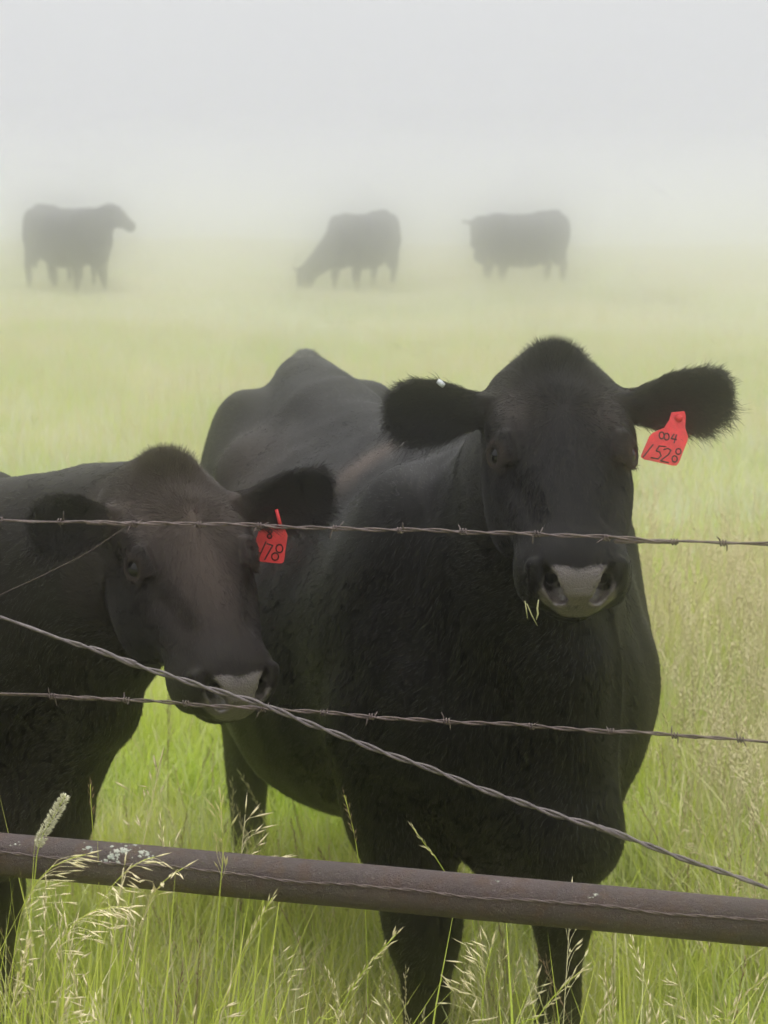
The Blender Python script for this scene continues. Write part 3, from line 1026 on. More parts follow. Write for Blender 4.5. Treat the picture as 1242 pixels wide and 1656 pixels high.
def facing(P, N):
    return ((N * (np.array([0, 0, CAM_H]) - P)).sum(1) > -0.6).astype(float) + 0.02

poseA = CowPose((0.195, 3.80, 0.0), math.radians(19.5), 1.0, poll=at(897, 580, 3.36), head_yaw=3, head_pitch=40, head_scale=0.94,
                bend=(0.0, 0.04), belly=0.035, front=((0, 0.03), (0, 0)), ears=[dict(up=0.0, fwd=-0.1, open_up=0.0, length=0.19, width=0.86), dict(up=0.13, fwd=-0.1, width=0.88)])
cowA = make_cow('black_cow', poseA, 'large black cow facing the fence with red ear tag 1528', True, brown_a, visible=facing)
poseB = CowPose((-0.87, 3.86, 0.0), math.radians(50), 0.96, poll=at(272, 757, 3.28), head_yaw=27, head_pitch=42, head_scale=0.92,
                ears=[dict(up=0.10, fwd=0.10, length=0.175, width=0.80), dict(up=0.14, fwd=-0.1, width=0.86, length=0.225)])
cowB = make_cow('black_cow', poseB, 'brownish black cow at left, head turned aside, with red ear tag 178', True, brown_b, visible=facing, n_body=130000)

def on_ground(px, d):
    x = (px - 621) * d / FPX
    return (x, d, float(ground_z(x, d)) - 0.01)

far = [
    ('black_cow', dict(origin=on_ground(148, 31.0), yaw=math.radians(38), scale=1.08, head_rel=(0.12, -0.42, 1.34), head_yaw=72, head_pitch=38,
                       front=((0.14, 0.0), (-0.14, 0)), hind=((0.08, 0), (-0.08, 0))),
     'foggy black cow at far left, head raised and turned right'),
    ('black_calf', dict(origin=on_ground(142, 33.0), yaw=math.radians(27), scale=0.95, head_rel=(-0.05, -0.45, 0.98), head_yaw=60, head_pitch=55,
                        front=((-0.05, 0.0), (0.08, 0))),
     'second foggy black animal mostly hidden behind the far left cow, its legs showing'),
    ('black_cow', dict(origin=on_ground(560, 34), yaw=math.radians(-24), scale=1.1, head_rel=(-0.30, -0.78, 0.56), head_yaw=-42, head_pitch=68,
                       front=((-0.08, 0), (0.08, 0))),
     'foggy black cow grazing with its head down in the middle distance'),
    ('black_cow', dict(origin=on_ground(800, 35), yaw=math.radians(-46), scale=1.1, head_rel=(0.02, -0.40, 1.22), head_yaw=-20, head_pitch=62),
     'foggy black cow at far right with one ear sticking out leftwards'),
]
for nm, kw, lb in far:
    kw.setdefault('bend', (0, 0))
    make_cow(nm, CowPose(**kw), lb, False, coarse=0.03, group='cattle far off in the fog')

# ------------------------------------------------------------------ ear tags
def project(P):
    P = np.asarray(P, float)
    c, s = math.cos(TILT), math.sin(TILT)
    y, z = P[:, 1], P[:, 2] - CAM_H
    depth = y * c - z * s
    v = y * s + z * c
    return np.stack([621 + FPX * P[:, 0] / depth, 828 - FPX * v / depth], 1)

def surface_depth(P, px, py, rad=7):
    q = project(P)
    k = (np.abs(q[:, 0] - px) < rad) & (np.abs(q[:, 1] - py) < rad)
    return float(P[k, 1].min()) if k.any() else None

def plate(name, outline, mat, parent, depth, thick, off, inner=None):
    """flat plate: outline in picture pixels, depth(px, py) in metres"""
    front = [at(x, y, depth(x, y)) - off for x, y in outline]
    back = [p + Vector((0.0, thick, 0.0)) for p in front]
    n = len(front)
    f = [tuple(range(n)), tuple(range(2 * n - 1, n - 1, -1))] + [(i, n + i, n + (i + 1) % n, (i + 1) % n) for i in range(n)]
    return mesh_obj(name, front + back, f, [mat], parent, False)

def strokes(name, lines, width, mat, parent, depth, off):
    mb = MB()
    for ln in lines:
        pts = [at(x, y, depth(x, y)) - off + Vector((0, -0.0006, 0)) for x, y in ln]
        for i in range(len(pts) - 1):
            a, b = pts[i], pts[i + 1]
            d = (b - a).normalized()
            side = d.cross(Vector((0, -1, 0))).normalized() * width * 0.5
            a2, b2 = a - d * width * 0.3, b + d * width * 0.3
            up = Vector((0, -0.0002, 0))
            q = [a2 - side, a2 + side, b2 + side, b2 - side]
            mb.add([p for p in q] + [p + up for p in q], [(0, 1, 2, 3), (7, 6, 5, 4), (0, 4, 5, 1), (1, 5, 6, 2), (2, 6, 7, 3), (3, 7, 4, 0)])
    return mb.build(name, mat, parent, False)

def ellipse_line(cx, cy, rx, ry, slant=0.0, n=14):
    return [(cx + rx * math.cos(2 * math.pi * i / n) - slant * ry * math.sin(2 * math.pi * i / n), cy + ry * math.sin(2 * math.pi * i / n)) for i in range(n + 1)]

def tag_a():
    root, pose, P, Q, mk = cowA
    d0 = min(filter(None, [surface_depth(P, x, y) for x, y in ((1080, 675), (1095, 672), (1090, 690))])) - 0.012
    depth = lambda x, y: d0 - 0.00022 * (y - 670) + 0.00015 * (x - 1075)
    off = Vector(poseA.o)
    out = [(1086, 667), (1107, 665), (1109, 672), (1108, 692), (1113, 706), (1112, 712), (1098, 748), (1094, 753), (1088, 753), (1042, 743), (1037, 740), (1037, 736), (1050, 706), (1056, 700), (1074, 692), (1082, 680)]
    t = plate('ear_tag', out[::-1], M['tag'], root, depth, 0.0018, off)
    t['label'] = 'red plastic ear tag with 004 and 1528 written in black'
    L = [ellipse_line(1070, 704, 4, 5.5), ellipse_line(1078, 706, 4, 5.5), [(1090, 702), (1085, 709), (1094, 711)], [(1094, 703), (1090, 716)],
         [(1056, 719), (1040, 739)], [(1077, 722), (1066, 721), (1061, 729), (1067, 731), (1069, 737), (1064, 742), (1053, 740)],
         [(1073, 727), (1080, 725), (1085, 728), (1081, 735), (1068, 745), (1081, 748)], ellipse_line(1097, 730, 4.2, 4.6), ellipse_line(1091, 742, 4.2, 5.0)]
    strokes('lettering', L, 0.0021, M['ink'], t, depth, off)
    mb = MB()
    c = at(1098, 676, d0 - 0.0005) - off
    mb.tube([c + Vector((0, 0.001, 0)), c + Vector((0, -0.0015, 0)), c + Vector((0, -0.0035, 0))], [0.0062, 0.0060, 0.0030], 14)
    mb.build('tag_stud', M['tag'], t)
    # pale clip on the other ear
    dl = surface_depth(P, 714, 632) or 3.36
    mb = MB()
    p0, p1 = at(708, 616, dl - 0.004) - off, at(718, 624, dl - 0.008) - off
    mb.tube([p0, p0.lerp(p1, .5), p1], [0.004, 0.0048, 0.004], 8)
    mb.build('ear_clip', M['clip'], root)['label'] = 'small white clip on the upper edge of the ear'
tag_a()

def tag_b():
    root, pose, P, Q, mk = cowB
    d0 = (surface_depth(P, 447, 822, 10) or 3.25) - 0.006
    depth = lambda x, y: d0 + 0.0 * y
    off = Vector(poseB.o)
    out = [(430, 852), (455, 852), (462, 858), (465, 866), (464, 874), (459, 908), (456, 911), (450, 911), (410, 907), (405, 903), (406, 898), (418, 860)]
    t = plate('ear_tag', out[::-1], M['tag'], root, depth, 0.0018, off)
    t['label'] = 'red plastic ear tag with 178 written in black'
    L = [ellipse_line(437, 859, 3, 3), ellipse_line(436, 867, 3.4, 3.4), [(430, 876), (417, 905)], [(412, 893), (421, 894)], [(432, 879), (441, 882), (428, 905)],
         ellipse_line(452, 887, 5.5, 6.5), ellipse_line(445, 900, 5.5, 6)]
    strokes('lettering', L, 0.0022, M['ink'], t, depth, off)
    mb = MB()
    mb.tube([at(447, 824, d0 - .004) - off, at(451, 840, d0 - .004) - off, at(455, 855, d0 - .001) - off], [0.0028, 0.0030, 0.0034], 8)
    mb.build('tag_neck', M['tag'], t)
tag_b()

# ------------------------------------------------------------------ fence
def fence_d(px):
    return 2.86 - 0.27 * px / 1242.0

def poly_path(pix, dd=0.0, ext=2.2, step=0.006):
    pts = [at(x, y, fence_d(x) + dd) for x, y in pix]
    pts = [pts[0] + (pts[0] - pts[1]).normalized() * ext] + pts + [pts[-1] + (pts[-1] - pts[-2]).normalized() * ext]
    # Catmull-Rom through the points
    out = []
    for i in range(len(pts) - 1):
        p0, p1, p2, p3 = pts[max(i - 1, 0)], pts[i], pts[i + 1], pts[min(i + 2, len(pts) - 1)]
        n = max(2, int((p2 - p1).length / step))
        for k in range(n):
            t = k / n
            out.append(0.5 * ((2 * p1) + (p2 - p0) * t + (2 * p0 - 5 * p1 + 4 * p2 - p3) * t * t + (3 * p1 - p0 - 3 * p2 + p3) * t ** 3))
    out.append(pts[-1])
    return out

def twisted(root, path, r, off, pitch, mat, seed=0):
    rng = random.Random(seed)
    n = len(path)
    s = [0.0]
    for i in range(1, n):
        s.append(s[-1] + (path[i] - path[i - 1]).length)
    wob = [rng.uniform(0, 6.28) for _ in range(4)]
    for k in range(2):
        pts = []
        for i in range(n):
            tg = (path[min(i + 1, n - 1)] - path[max(i - 1, 0)]).normalized()
            a = tg.cross(Vector((0, 0, 1))).normalized()
            b = tg.cross(a)
            w = 2 * math.pi * s[i] / pitch + math.pi * k + 0.7 * math.sin(s[i] * 3.1 + wob[0])
            jit = 0.0008 * math.sin(s[i] * 23 + wob[1]) + 0.0006 * math.sin(s[i] * 51 + wob[2])
            pts.append(path[i] + (a * math.cos(w) + b * math.sin(w)) * off + Vector((0, 0, jit)))
        mb = MB()
        mb.tube([p - root.location for p in pts], r, 7)
        mb.build('strand', mat, root)

def barb(root, path, px, mat, seed, wraps=2.4, size=1.0):
    rng = random.Random(seed)
    i = min(range(1, len(path) - 1), key=lambda j: abs(project([path[j]])[0][0] - px))
    c = path[i] - root.location
    tg = (path[i + 1] - path[i - 1]).normalized()
    a = tg.cross(Vector((0, 0, 1))).normalized()
    b = tg.cross(a)
    pts = []
    ph = rng.uniform(0, 6.28)
    R = 0.0037
    n = 22
    e0 = a * math.cos(ph) + b * math.sin(ph)
    pts.append(c + e0 * 0.016 * size + tg * (-0.006 + rng.uniform(-.004, .002)))
    pts.append(c + e0 * R * 1.3 - tg * 0.0045)
    for k in range(n + 1):
        w = ph + 2 * math.pi * wraps * k / n
        pts.append(c + (a * math.cos(w) + b * math.sin(w)) * R + tg * (-0.0045 + 0.009 * k / n))
    w = ph + 2 * math.pi * wraps
    e1 = a * math.cos(w) + b * math.sin(w)
    pts.append(c + e1 * 0.016 * size + tg * (0.006 + rng.uniform(-.002, .004)))
    mb = MB()
    mb.tube(pts, [0.0005] + [0.0010] * (len(pts) - 2) + [0.0005], 6)
    mb.build('barb', mat, root)

def wire_thing(name, pix, label, cat, r, off, pitch, mat, barbs=(), dd=0.0, seed=1, group=None):
    path = poly_path(pix, dd)
    root = empty(name, path[len(path) // 2])
    tag(root, label, cat, group)
    twisted(root, path, r, off, pitch, mat, seed)
    for k, px in enumerate(barbs):
        barb(root, path, px, mat, seed * 100 + k, size=random.Random(seed * 7 + k).uniform(0.6, 1.0))
    return root, path

wire_thing('barbed_wire', [(0, 841), (150, 845), (420, 850), (620, 857), (860, 863), (1090, 876), (1242, 880)],
           'uppermost rusty barbed wire strung across both cow faces', 'wire', 0.0014, 0.0016, 0.085, M['wire'],
           (5, 110, 215, 325, 420, 545, 648, 752, 865, 983, 1093, 1196), seed=3, group='wires of the fence')
wire_thing('barbed_wire', [(0, 1121), (85, 1126), (300, 1138), (425, 1146), (600, 1159), (850, 1174), (990, 1183), (1242, 1199)],
           'lower rusty barbed wire running across the chests of both cows', 'wire', 0.0014, 0.0016, 0.080, M['wire'],
           (85, 205, 302, 424, 520, 598, 722, 858, 988, 1098, 1214), seed=5, group='wires of the fence')
wire_thing('brace_wire', [(0, 998), (150, 1050), (290, 1098), (425, 1141), (520, 1177), (620, 1216), (800, 1283), (1000, 1350), (1242, 1437)],
           'thick twisted wire slanting down from left to lower right', 'wire', 0.0021, 0.0023, 0.088, M['wire_grey'], dd=-0.03, seed=9, group='wires of the fence')

def thin_wire():
    p = [at(-260, 1085, 2.95), at(0, 962, 2.90), at(70, 930, 2.88), at(140, 895, 2.86), at(208, 849, fence_d(208))]
    mb = MB()
    mb.tube(p, 0.0006, 6)
    tag(mb.build('loose_wire', M['wire']), 'very thin single wire rising to the top strand at left', 'wire')
thin_wire()

def mat_pipe():
    t = NT('rusty_pipe')
    tc = t.n('TexCoord').outputs['Object']
    n1 = t.noise(7, 5, 0.65, tc)
    n2 = t.noise(120, 5, 0.7, tc)
    n3 = t.noise(420, 3, 0.6, tc)
    n0 = t.noise(32, 5, 0.7, tc)
    c = t.mix(t.ramp(n1.outputs[0], [(0.3, (0, 0, 0)), (0.7, (1, 1, 1))]).outputs[0], (0.038, 0.028, 0.028), (0.062, 0.043, 0.040))
    c = t.mix(t.ramp(n0.outputs[0], [(0.50, (0, 0, 0)), (0.62, (1, 1, 1))]).outputs[0], c, (0.056, 0.032, 0.023))
    c = t.mix(t.ramp(n2.outputs[0], [(0.50, (0, 0, 0)), (0.68, (1, 1, 1))]).outputs[0], c, (0.042, 0.027, 0.025))
    c = t.mix(t.ramp(n3.outputs[0], [(0.60, (0, 0, 0)), (0.70, (1, 1, 1))]).outputs[0], c, (0.14, 0.118, 0.115))
    b = t.n('BsdfPrincipled')
    t.l(c, b.inputs['Base Color'])
    b.inputs['Roughness'].default_value = 0.72
    b.inputs['Specular IOR Level'].default_value = 0.3
    bp = t.n('Bump')
    bp.inputs['Strength'].default_value = 0.6
    bp.inputs['Distance'].default_value = 0.004
    t.l(t.math('ADD', n2.outputs[0], t.math('MULTIPLY', n3.outputs[0], 0.6)), bp.inputs['Height'])
    t.l(bp.outputs[0], b.inputs['Normal'])
    t.l(b.outputs[0], t.out.inputs[0])
    return t.m

def build_pipe():
    A, Bp = at(0, 1381, fence_d(0)), at(1242, 1493, fence_d(1242))
    ax = (Bp - A).normalized()
    P0, P1 = A - ax * 2.3, Bp + ax * 2.3
    root = empty('steel_pipe_rail', (P0 + P1) / 2)
    tag(root, 'rusty brown steel pipe rail running low across the fence', 'rail')
    rng = random.Random(4)
    R = 0.0302
    mb = MB()
    n, m = 36, 150
    side = ax.cross(Vector((0, 0, 1))).normalized()
    up = side.cross(ax)
    vs_, fs = [], []
    for i in range(m + 1):
        c = P0.lerp(P1, i / m) - root.location
        for k in range(n):
            w = 2 * math.pi * k / n
            rr = R + 0.00025 * math.sin(3 * w + i * 0.7) + rng.uniform(-0.00015, 0.00015)
            vs_.append(c + (side * math.cos(w) + up * math.sin(w)) * rr)
    for i in range(m):
        for k in range(n):
            k2 = (k + 1) % n
            fs.append((i * n + k, i * n + k2, (i + 1) * n + k2, (i + 1) * n + k))
    fs += [tuple(range(n - 1, -1, -1)), tuple(m * n + k for k in range(n))]
    mb.add(vs_, fs)
    mb.build('pipe', mat_pipe(), root)
    # direction of the camera around the pipe, for things that sit on its near side
    mid = (A + Bp) / 2
    tocam = (cam.location - mid)
    tocam -= ax * tocam.dot(ax)
    tocam.normalize()
    across = ax.cross(tocam)
    if across.z < 0: across = -across
    def on_pipe(px, h, lift):
        """h: -1..1 from the lower to the upper edge as seen from the camera"""
        t = (px - 0) / 1242.0
        # perspective-correct position along the rail
        lo, hi = 0.0, 1.0
        for _ in range(30):
            md = (lo + hi) / 2
            if project([A.lerp(Bp, md)])[0][0] < px: lo = md
            else: hi = md
        c = A.lerp(Bp, lo) if 0 < lo < 1 else A.lerp(Bp, t)
        nrm = (tocam * math.sqrt(max(0, 1 - h * h)) + across * h)
        return c + nrm * (R + lift) - root.location, nrm
    # thin wire lying along the pipe
    path = []
    for i in range(0, 260):
        px = -500 + i * 8.6
        t_ = (px) / 1242.0
        c = A + (Bp - A) * t_
        h = 0.02 - 0.05 * math.sin(px * 0.004) + 0.10 * math.exp(-((px - 300) / 200) ** 2) - 0.18 * t_ * 0 + 0.03 * math.sin(px * 0.021)
        nrm = tocam * math.sqrt(1 - h * h) + across * h
        path.append(c + nrm * (R + 0.0022))
    wr = empty('rail_wire', path[len(path) // 2])
    tag(wr, 'thin twisted rusty wire lying along the near side of the pipe rail', 'wire')
    twisted(wr, path, 0.0011, 0.0012, 0.055, M['wire'], 21)
    # pale crusts of lichen
    spots = [(150, 0.66, 0.0085), (143, 0.55, 0.004), (196, 0.62, 0.010), (208, 0.70, 0.012), (190, 0.30, 0.010), (199, 0.42, 0.008), (183, 0.12, 0.007),
             (212, 0.56, 0.006), (236, 0.64, 0.011), (246, 0.58, 0.008), (250, 0.44, 0.005), (35, 0.50, 0.005), (28, 0.42, 0.003), (965, 0.55, 0.0055), (958, 0.40, 0.003), (808, 0.75, 0.004)]
    rg = random.Random(77)
    fine_ = []
    for px, h, rad in spots:
        fine_.append((px, h, rad * 0.62))
        for _ in range(5 if rad > 0.006 else 2):
            fine_.append((px + rg.uniform(-1, 1) * rad * 1300, h + rg.uniform(-1, 1) * rad * 26, rad * rg.uniform(0.12, 0.45)))
    for q, (px, h, rad) in enumerate(fine_):
        rg = random.Random(q)
        h = max(-0.95, min(0.95, h))
        c, nrm = on_pipe(px, h, -0.0004)
        t1 = ax
        t2 = nrm.cross(ax)
        k = 13
        vs_ = [c + nrm * 0.0010]
        rr = [rad * rg.uniform(0.45, 1.15) for _ in range(k)]
        for ring, (f_, hh) in enumerate(((0.6, 0.0009), (1.0, 0.0))):
            for i in range(k):
                w = 2 * math.pi * i / k
                a_, b_ = math.cos(w) * rr[i] * f_, math.sin(w) * rr[i] * f_ * 0.8
                bend = (b_ * b_) / (2 * R)
                vs_.append(c + t1 * a_ + t2 * b_ + nrm * (hh - bend))
        fs = [(0, 1 + i, 1 + (i + 1) % k) for i in range(k)] + [(1 + i, 1 + k + i, 1 + k + (i + 1) % k, 1 + (i + 1) % k) for i in range(k)]
        mesh_obj('lichen_patch', vs_, fs, [M['lichen']], root, True)
build_pipe()

# ------------------------------------------------------------------ grass
def blade(mb, base, h, lean, width, rng, seg=4, bend=1.0, t0=0.0, t1=1.0):
    """one grass blade: a narrow folded strip that arches over"""
    mb.cur = rng.random()
    az = rng.uniform(0, 6.283)
    dx, dy = math.cos(az), math.sin(az)
    px, py = -dy, dx
    vs_, tp = [], []
    for i in range(seg + 1):
        t = i / seg
        out = lean * h * (0.25 * t + bend * 0.75 * t * t)
        z = h * (t - 0.28 * lean * bend * t * t)
        w = width * (1 - t) ** 0.6 * (0.75 + 0.5 * t) if i < seg else 0
        c = (base[0] + dx * out, base[1] + dy * out, base[2] + z)
        if i < seg:
            vs_ += [(c[0] - px * w, c[1] - py * w, c[2]), (c[0] + px * w, c[1] + py * w, c[2])]
            tp += [t0 + (t1 - t0) * t] * 2
        else:
            vs_.append(c); tp.append(t1)
    fs = [(2 * i, 2 * i + 1, 2 * i + 3, 2 * i + 2) for i in range(seg - 1)] + [(2 * seg - 2, 2 * seg - 1, 2 * seg)]
    mb.add(vs_, fs, tp)

def spikelet(mb, p, d, L, w, tip=0.9):
    d = Vector(d).normalized()
    a = d.cross(Vector((0.3, 0.2, 1)))
    if a.length < 1e-3: a = d.cross(Vector((1, 0, 0)))
    a.normalize()
    b = d.cross(a)
    p = Vector(p)
    m = p + d * L * 0.4
    vs_ = [p, m + a * w, m + b * w * 0.7, m - a * w, m - b * w * 0.7, p + d * L]
    mb.add(vs_, [(0, 1, 2), (0, 2, 3), (0, 3, 4), (0, 4, 1), (5, 2, 1), (5, 3, 2), (5, 4, 3), (5, 1, 4)], [tip - 0.2, tip, tip, tip, tip, 1.0])

def stem_curve(base, top, sag, n=9):
    base, top = Vector(base), Vector(top)
    out = []
    for i in range(n):
        t = i / (n - 1)
        p = base.lerp(top, t)
        p.x = base.x + (top.x - base.x) * t ** 1.8
        p.y = base.y + (top.y - base.y) * t ** 1.8
        p.z -= sag * max(0, t - 0.6) ** 2 * 4
        out.append(p)
    return out

def spike_head(mb, curve, L, rng, dens=1.0, spread=0.5, size=1.0):
    """narrow seed head along the last L metres of the stem"""
    pts = curve
    acc = [0.0]
    for i in range(1, len(pts)): acc.append(acc[-1] + (pts[i] - pts[i - 1]).length)
    tot = acc[-1]
    n = int(L / 0.0055 * dens)
    for k in range(n):
        s = tot - L + L * k / n
        i = next(j for j in range(1, len(acc)) if acc[j] >= s - 1e-9)
        f = (s - acc[i - 1]) / max(1e-6, acc[i] - acc[i - 1])
        p = pts[i - 1].lerp(pts[i], f)
        tg = (pts[i] - pts[i - 1]).normalized()
        r = Vector((rng.uniform(-1, 1), rng.uniform(-1, 1), rng.uniform(-1, 1)))
        d = tg + r * spread
        spikelet(mb, p + r * 0.0015, d, rng.uniform(0.009, 0.015) * size, rng.uniform(0.0009, 0.0015) * size, rng.uniform(0.6, 1.0))
    spikelet(mb, pts[-1], pts[-1] - pts[-2], 0.014 * size, 0.0011 * size)

def panicle(mb, curve, L, rng, n=14, droop=0.5, size=1.0):
    """open brome panicle: spikelets on hair-thin branches, nodding to one side"""
    pts = curve
    side = Vector((rng.uniform(-1, 1), rng.uniform(-0.5, 0.5), 0))
    side = (pts[-1] - pts[0]) * 1.0 + side * 0.3
    side.z = 0
    side = side.normalized() if side.length > 1e-4 else Vector((1, 0, 0))
    m = len(pts)
    acc = [0.0]
    for i in range(1, m): acc.append(acc[-1] + (pts[i] - pts[i - 1]).length)
    tot = acc[-1]
    for k in range(n):
        s = tot - L * (1 - k / n)
        i = next((j for j in range(1, m) if acc[j] >= s), m - 1)
        p = pts[i - 1].lerp(pts[i], (s - acc[i - 1]) / max(1e-6, acc[i] - acc[i - 1]))
        tg = (pts[i] - pts[i - 1]).normalized()
        r = Vector((rng.uniform(-1, 1), rng.uniform(-1, 1), rng.uniform(-0.4, 0.6)))
        d = (tg * 0.9 + r * 0.55 + side * 0.55).normalized()
        bl = rng.uniform(0.012, 0.05) * size * (1.25 - k / n)
        q1 = p + d * bl * 0.6
        d2 = (d + Vector((0, 0, -droop)) + side * 0.3).normalized()
        q2 = q1 + d2 * bl * 0.5
        mb.tube([p, q1, q2], [0.00035, 0.0003, 0.00025], 3, False, 0.8)
        for z in range(rng.choice((1, 1, 2))):
            d3 = (d2 + Vector((rng.uniform(-.3, .3), rng.uniform(-.3, .3), rng.uniform(-.3, .1)))).normalized()
            spikelet(mb, q2 - d3 * 0.004 * z, d3, rng.uniform(0.018, 0.028) * size, rng.uniform(0.0012, 0.0019) * size, rng.uniform(0.55, 1.0))
    spikelet(mb, pts[-1], pts[-1] - pts[-2], 0.024 * size, 0.0016 * size)

PROTO = {}
def proto_collection(key, builders):
    """each prototype: list of (fill function, material) merged into one mesh with several materials"""
    c = bpy.data.collections.new(key)
    for i, fills in enumerate(builders):
        rng = random.Random(len(key) * 131 + i * 17)
        V, Fc, tip, var, mi, mats = [], [], [], [], [], []
        for fn, mat in fills:
            mb = MB()
            fn(mb, rng)
            n = len(V)
            V += mb.v; tip += mb.tip; var += mb.var
            Fc += [tuple(q + n for q in f) for f in mb.f]
            if mat not in mats: mats.append(mat)
            mi += [mats.index(mat)] * len(mb.f)
        me = bpy.data.meshes.new(f'{key}_{i:02d}')
        me.from_pydata(V, [], Fc)
        for nm, arr in (('tip', tip), ('var', var)):
            a = me.attributes.new(nm, 'FLOAT', 'POINT')
            a.data.foreach_set('value', np.array(arr, np.float32))
        for m in mats: me.materials.append(m)
        me.polygons.foreach_set('material_index', np.array(mi, np.int32))
        me.polygons.foreach_set('use_smooth', [True] * len(me.polygons))
        c.objects.link(bpy.data.objects.new(f'{key}_{i:02d}', me))
    PROTO[key] = c
    return c

def leafy(n, size, hmin, hmax, lean, width, clump=0.10):
    """n blades over a square patch, gathered in loose clumps"""
    def fn(mb, rng):
        cl = [(rng.uniform(-.5, .5) * size, rng.uniform(-.5, .5) * size, rng.uniform(0.75, 1.2)) for _ in range(max(3, n // 26))]
        for _ in range(n):
            cx, cy_, cs = rng.choice(cl)
            r, w = clump * math.sqrt(rng.random()), rng.uniform(0, 6.283)
            blade(mb, (cx + r * math.cos(w), cy_ + r * math.sin(w), -0.02), rng.uniform(hmin, hmax) * cs, rng.uniform(0.1, lean), width * rng.uniform(0.6, 1.25), rng, 4, rng.uniform(0.5, 1.2))
    return fn

def stalks(n, size, hmin, hmax, kind, hsize=1.0, leaf=0.7):
    def fn(mb, rng):
        for _ in range(n):
            mb.cur = rng.random()
            b = Vector((rng.uniform(-.5, .5) * size, rng.uniform(-.5, .5) * size, -0.02))
            h = rng.uniform(hmin, hmax)
            lw, ll = rng.uniform(0, 6.283), rng.uniform(0.03, 0.32) * h
            cv = stem_curve(b, b + Vector((math.cos(lw) * ll, math.sin(lw) * ll, h)), 0.03, 7)
            mb.tube(cv, [0.0011, .0010, .0010, .0009, .0008, .0007, .0005], 3, False, [0.1, .2, .35, .5, .6, .7, .8])
            if kind == 'spike': spike_head(mb, cv, rng.uniform(0.06, 0.12), rng, 0.8, 0.42, 1.15 * hsize)
            else: panicle(mb, cv, rng.uniform(0.10, 0.16), rng, 11, 0.4, hsize)
            if rng.random() < leaf:
                blade(mb, (b.x, b.y, h * rng.uniform(0.15, 0.45)), h * rng.uniform(0.25, 0.45), rng.uniform(0.4, 0.9), 0.0022, rng, 4, 1.1, 0.1, 0.7)
    return fn

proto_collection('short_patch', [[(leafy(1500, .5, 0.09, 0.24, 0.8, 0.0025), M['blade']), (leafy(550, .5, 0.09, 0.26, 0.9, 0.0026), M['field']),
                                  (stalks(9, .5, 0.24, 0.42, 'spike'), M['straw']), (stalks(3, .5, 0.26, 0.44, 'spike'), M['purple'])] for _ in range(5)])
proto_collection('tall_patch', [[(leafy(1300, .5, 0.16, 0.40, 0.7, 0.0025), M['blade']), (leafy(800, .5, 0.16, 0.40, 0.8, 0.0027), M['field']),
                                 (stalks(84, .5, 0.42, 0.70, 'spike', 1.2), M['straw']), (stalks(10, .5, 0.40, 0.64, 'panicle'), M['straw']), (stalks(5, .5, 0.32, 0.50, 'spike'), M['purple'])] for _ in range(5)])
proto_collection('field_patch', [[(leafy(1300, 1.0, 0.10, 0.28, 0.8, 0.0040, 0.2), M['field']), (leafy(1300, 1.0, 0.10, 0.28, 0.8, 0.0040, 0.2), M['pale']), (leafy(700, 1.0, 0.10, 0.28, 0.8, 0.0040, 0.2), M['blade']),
                                  (stalks(26, 1.0, 0.26, 0.44, 'spike', 1.4, 0.3), M['straw'])] for _ in range(5)])
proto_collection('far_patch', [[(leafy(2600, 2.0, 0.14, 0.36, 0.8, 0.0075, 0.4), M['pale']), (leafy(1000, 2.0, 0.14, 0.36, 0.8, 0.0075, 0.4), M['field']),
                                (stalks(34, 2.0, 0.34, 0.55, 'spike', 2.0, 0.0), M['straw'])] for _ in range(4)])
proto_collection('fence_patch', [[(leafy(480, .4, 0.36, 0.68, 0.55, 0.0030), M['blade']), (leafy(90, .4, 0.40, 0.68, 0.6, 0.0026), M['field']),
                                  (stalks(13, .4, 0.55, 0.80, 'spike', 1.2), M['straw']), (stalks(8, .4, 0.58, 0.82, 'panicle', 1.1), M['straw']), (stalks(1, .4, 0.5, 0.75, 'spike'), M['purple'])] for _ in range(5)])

def gn_scatter(name, label, pts, rot, scl, idx, coll):
    me = bpy.data.meshes.new(name)
    me.from_pydata(pts.tolist(), [], [])
    for nm, tp, arr, prop in (('rot', 'FLOAT_VECTOR', rot, 'vector'), ('scl', 'FLOAT_VECTOR', scl, 'vector'), ('idx', 'INT', idx, 'value')):
        a = me.attributes.new(nm, tp, 'POINT')
        a.data.foreach_set(prop, np.asarray(arr, np.int32 if tp == 'INT' else np.float32).ravel())
    o = link(bpy.data.objects.new(name, me))
    ng = bpy.data.node_groups.new(name + '_scatter', 'GeometryNodeTree')
    ng.interface.new_socket('Geometry', in_out='INPUT', socket_type='NodeSocketGeometry')
    ng.interface.new_socket('Geometry', in_out='OUTPUT', socket_type='NodeSocketGeometry')
    N = ng.nodes
    gi, go = N.new('NodeGroupInput'), N.new('NodeGroupOutput')
    ci = N.new('GeometryNodeCollectionInfo')
    ci.inputs['Collection'].default_value = coll
    ci.inputs['Separate Children'].default_value = True
    ci.inputs['Reset Children'].default_value = True
    ip = N.new('GeometryNodeInstanceOnPoints')
    ip.inputs['Pick Instance'].default_value = True
    def na(nm, tp):
        k = N.new('GeometryNodeInputNamedAttribute')
        k.data_type = tp
        k.inputs['Name'].default_value = nm
        return next(s for s in k.outputs if s.enabled and s.name == 'Attribute')
    Lk = ng.links
    Lk.new(gi.outputs[0], ip.inputs['Points'])
    Lk.new(ci.outputs[0], ip.inputs['Instance'])
    Lk.new(na('idx', 'INT'), ip.inputs['Instance Index'])
    Lk.new(na('rot', 'FLOAT_VECTOR'), ip.inputs['Rotation'])
    Lk.new(na('scl', 'FLOAT_VECTOR'), ip.inputs['Scale'])
    Lk.new(ip.outputs[0], go.inputs[0])
    o.modifiers.new('scatter', 'NODES').node_group = ng
    tag(o, label, None, None, 'stuff')
    return o

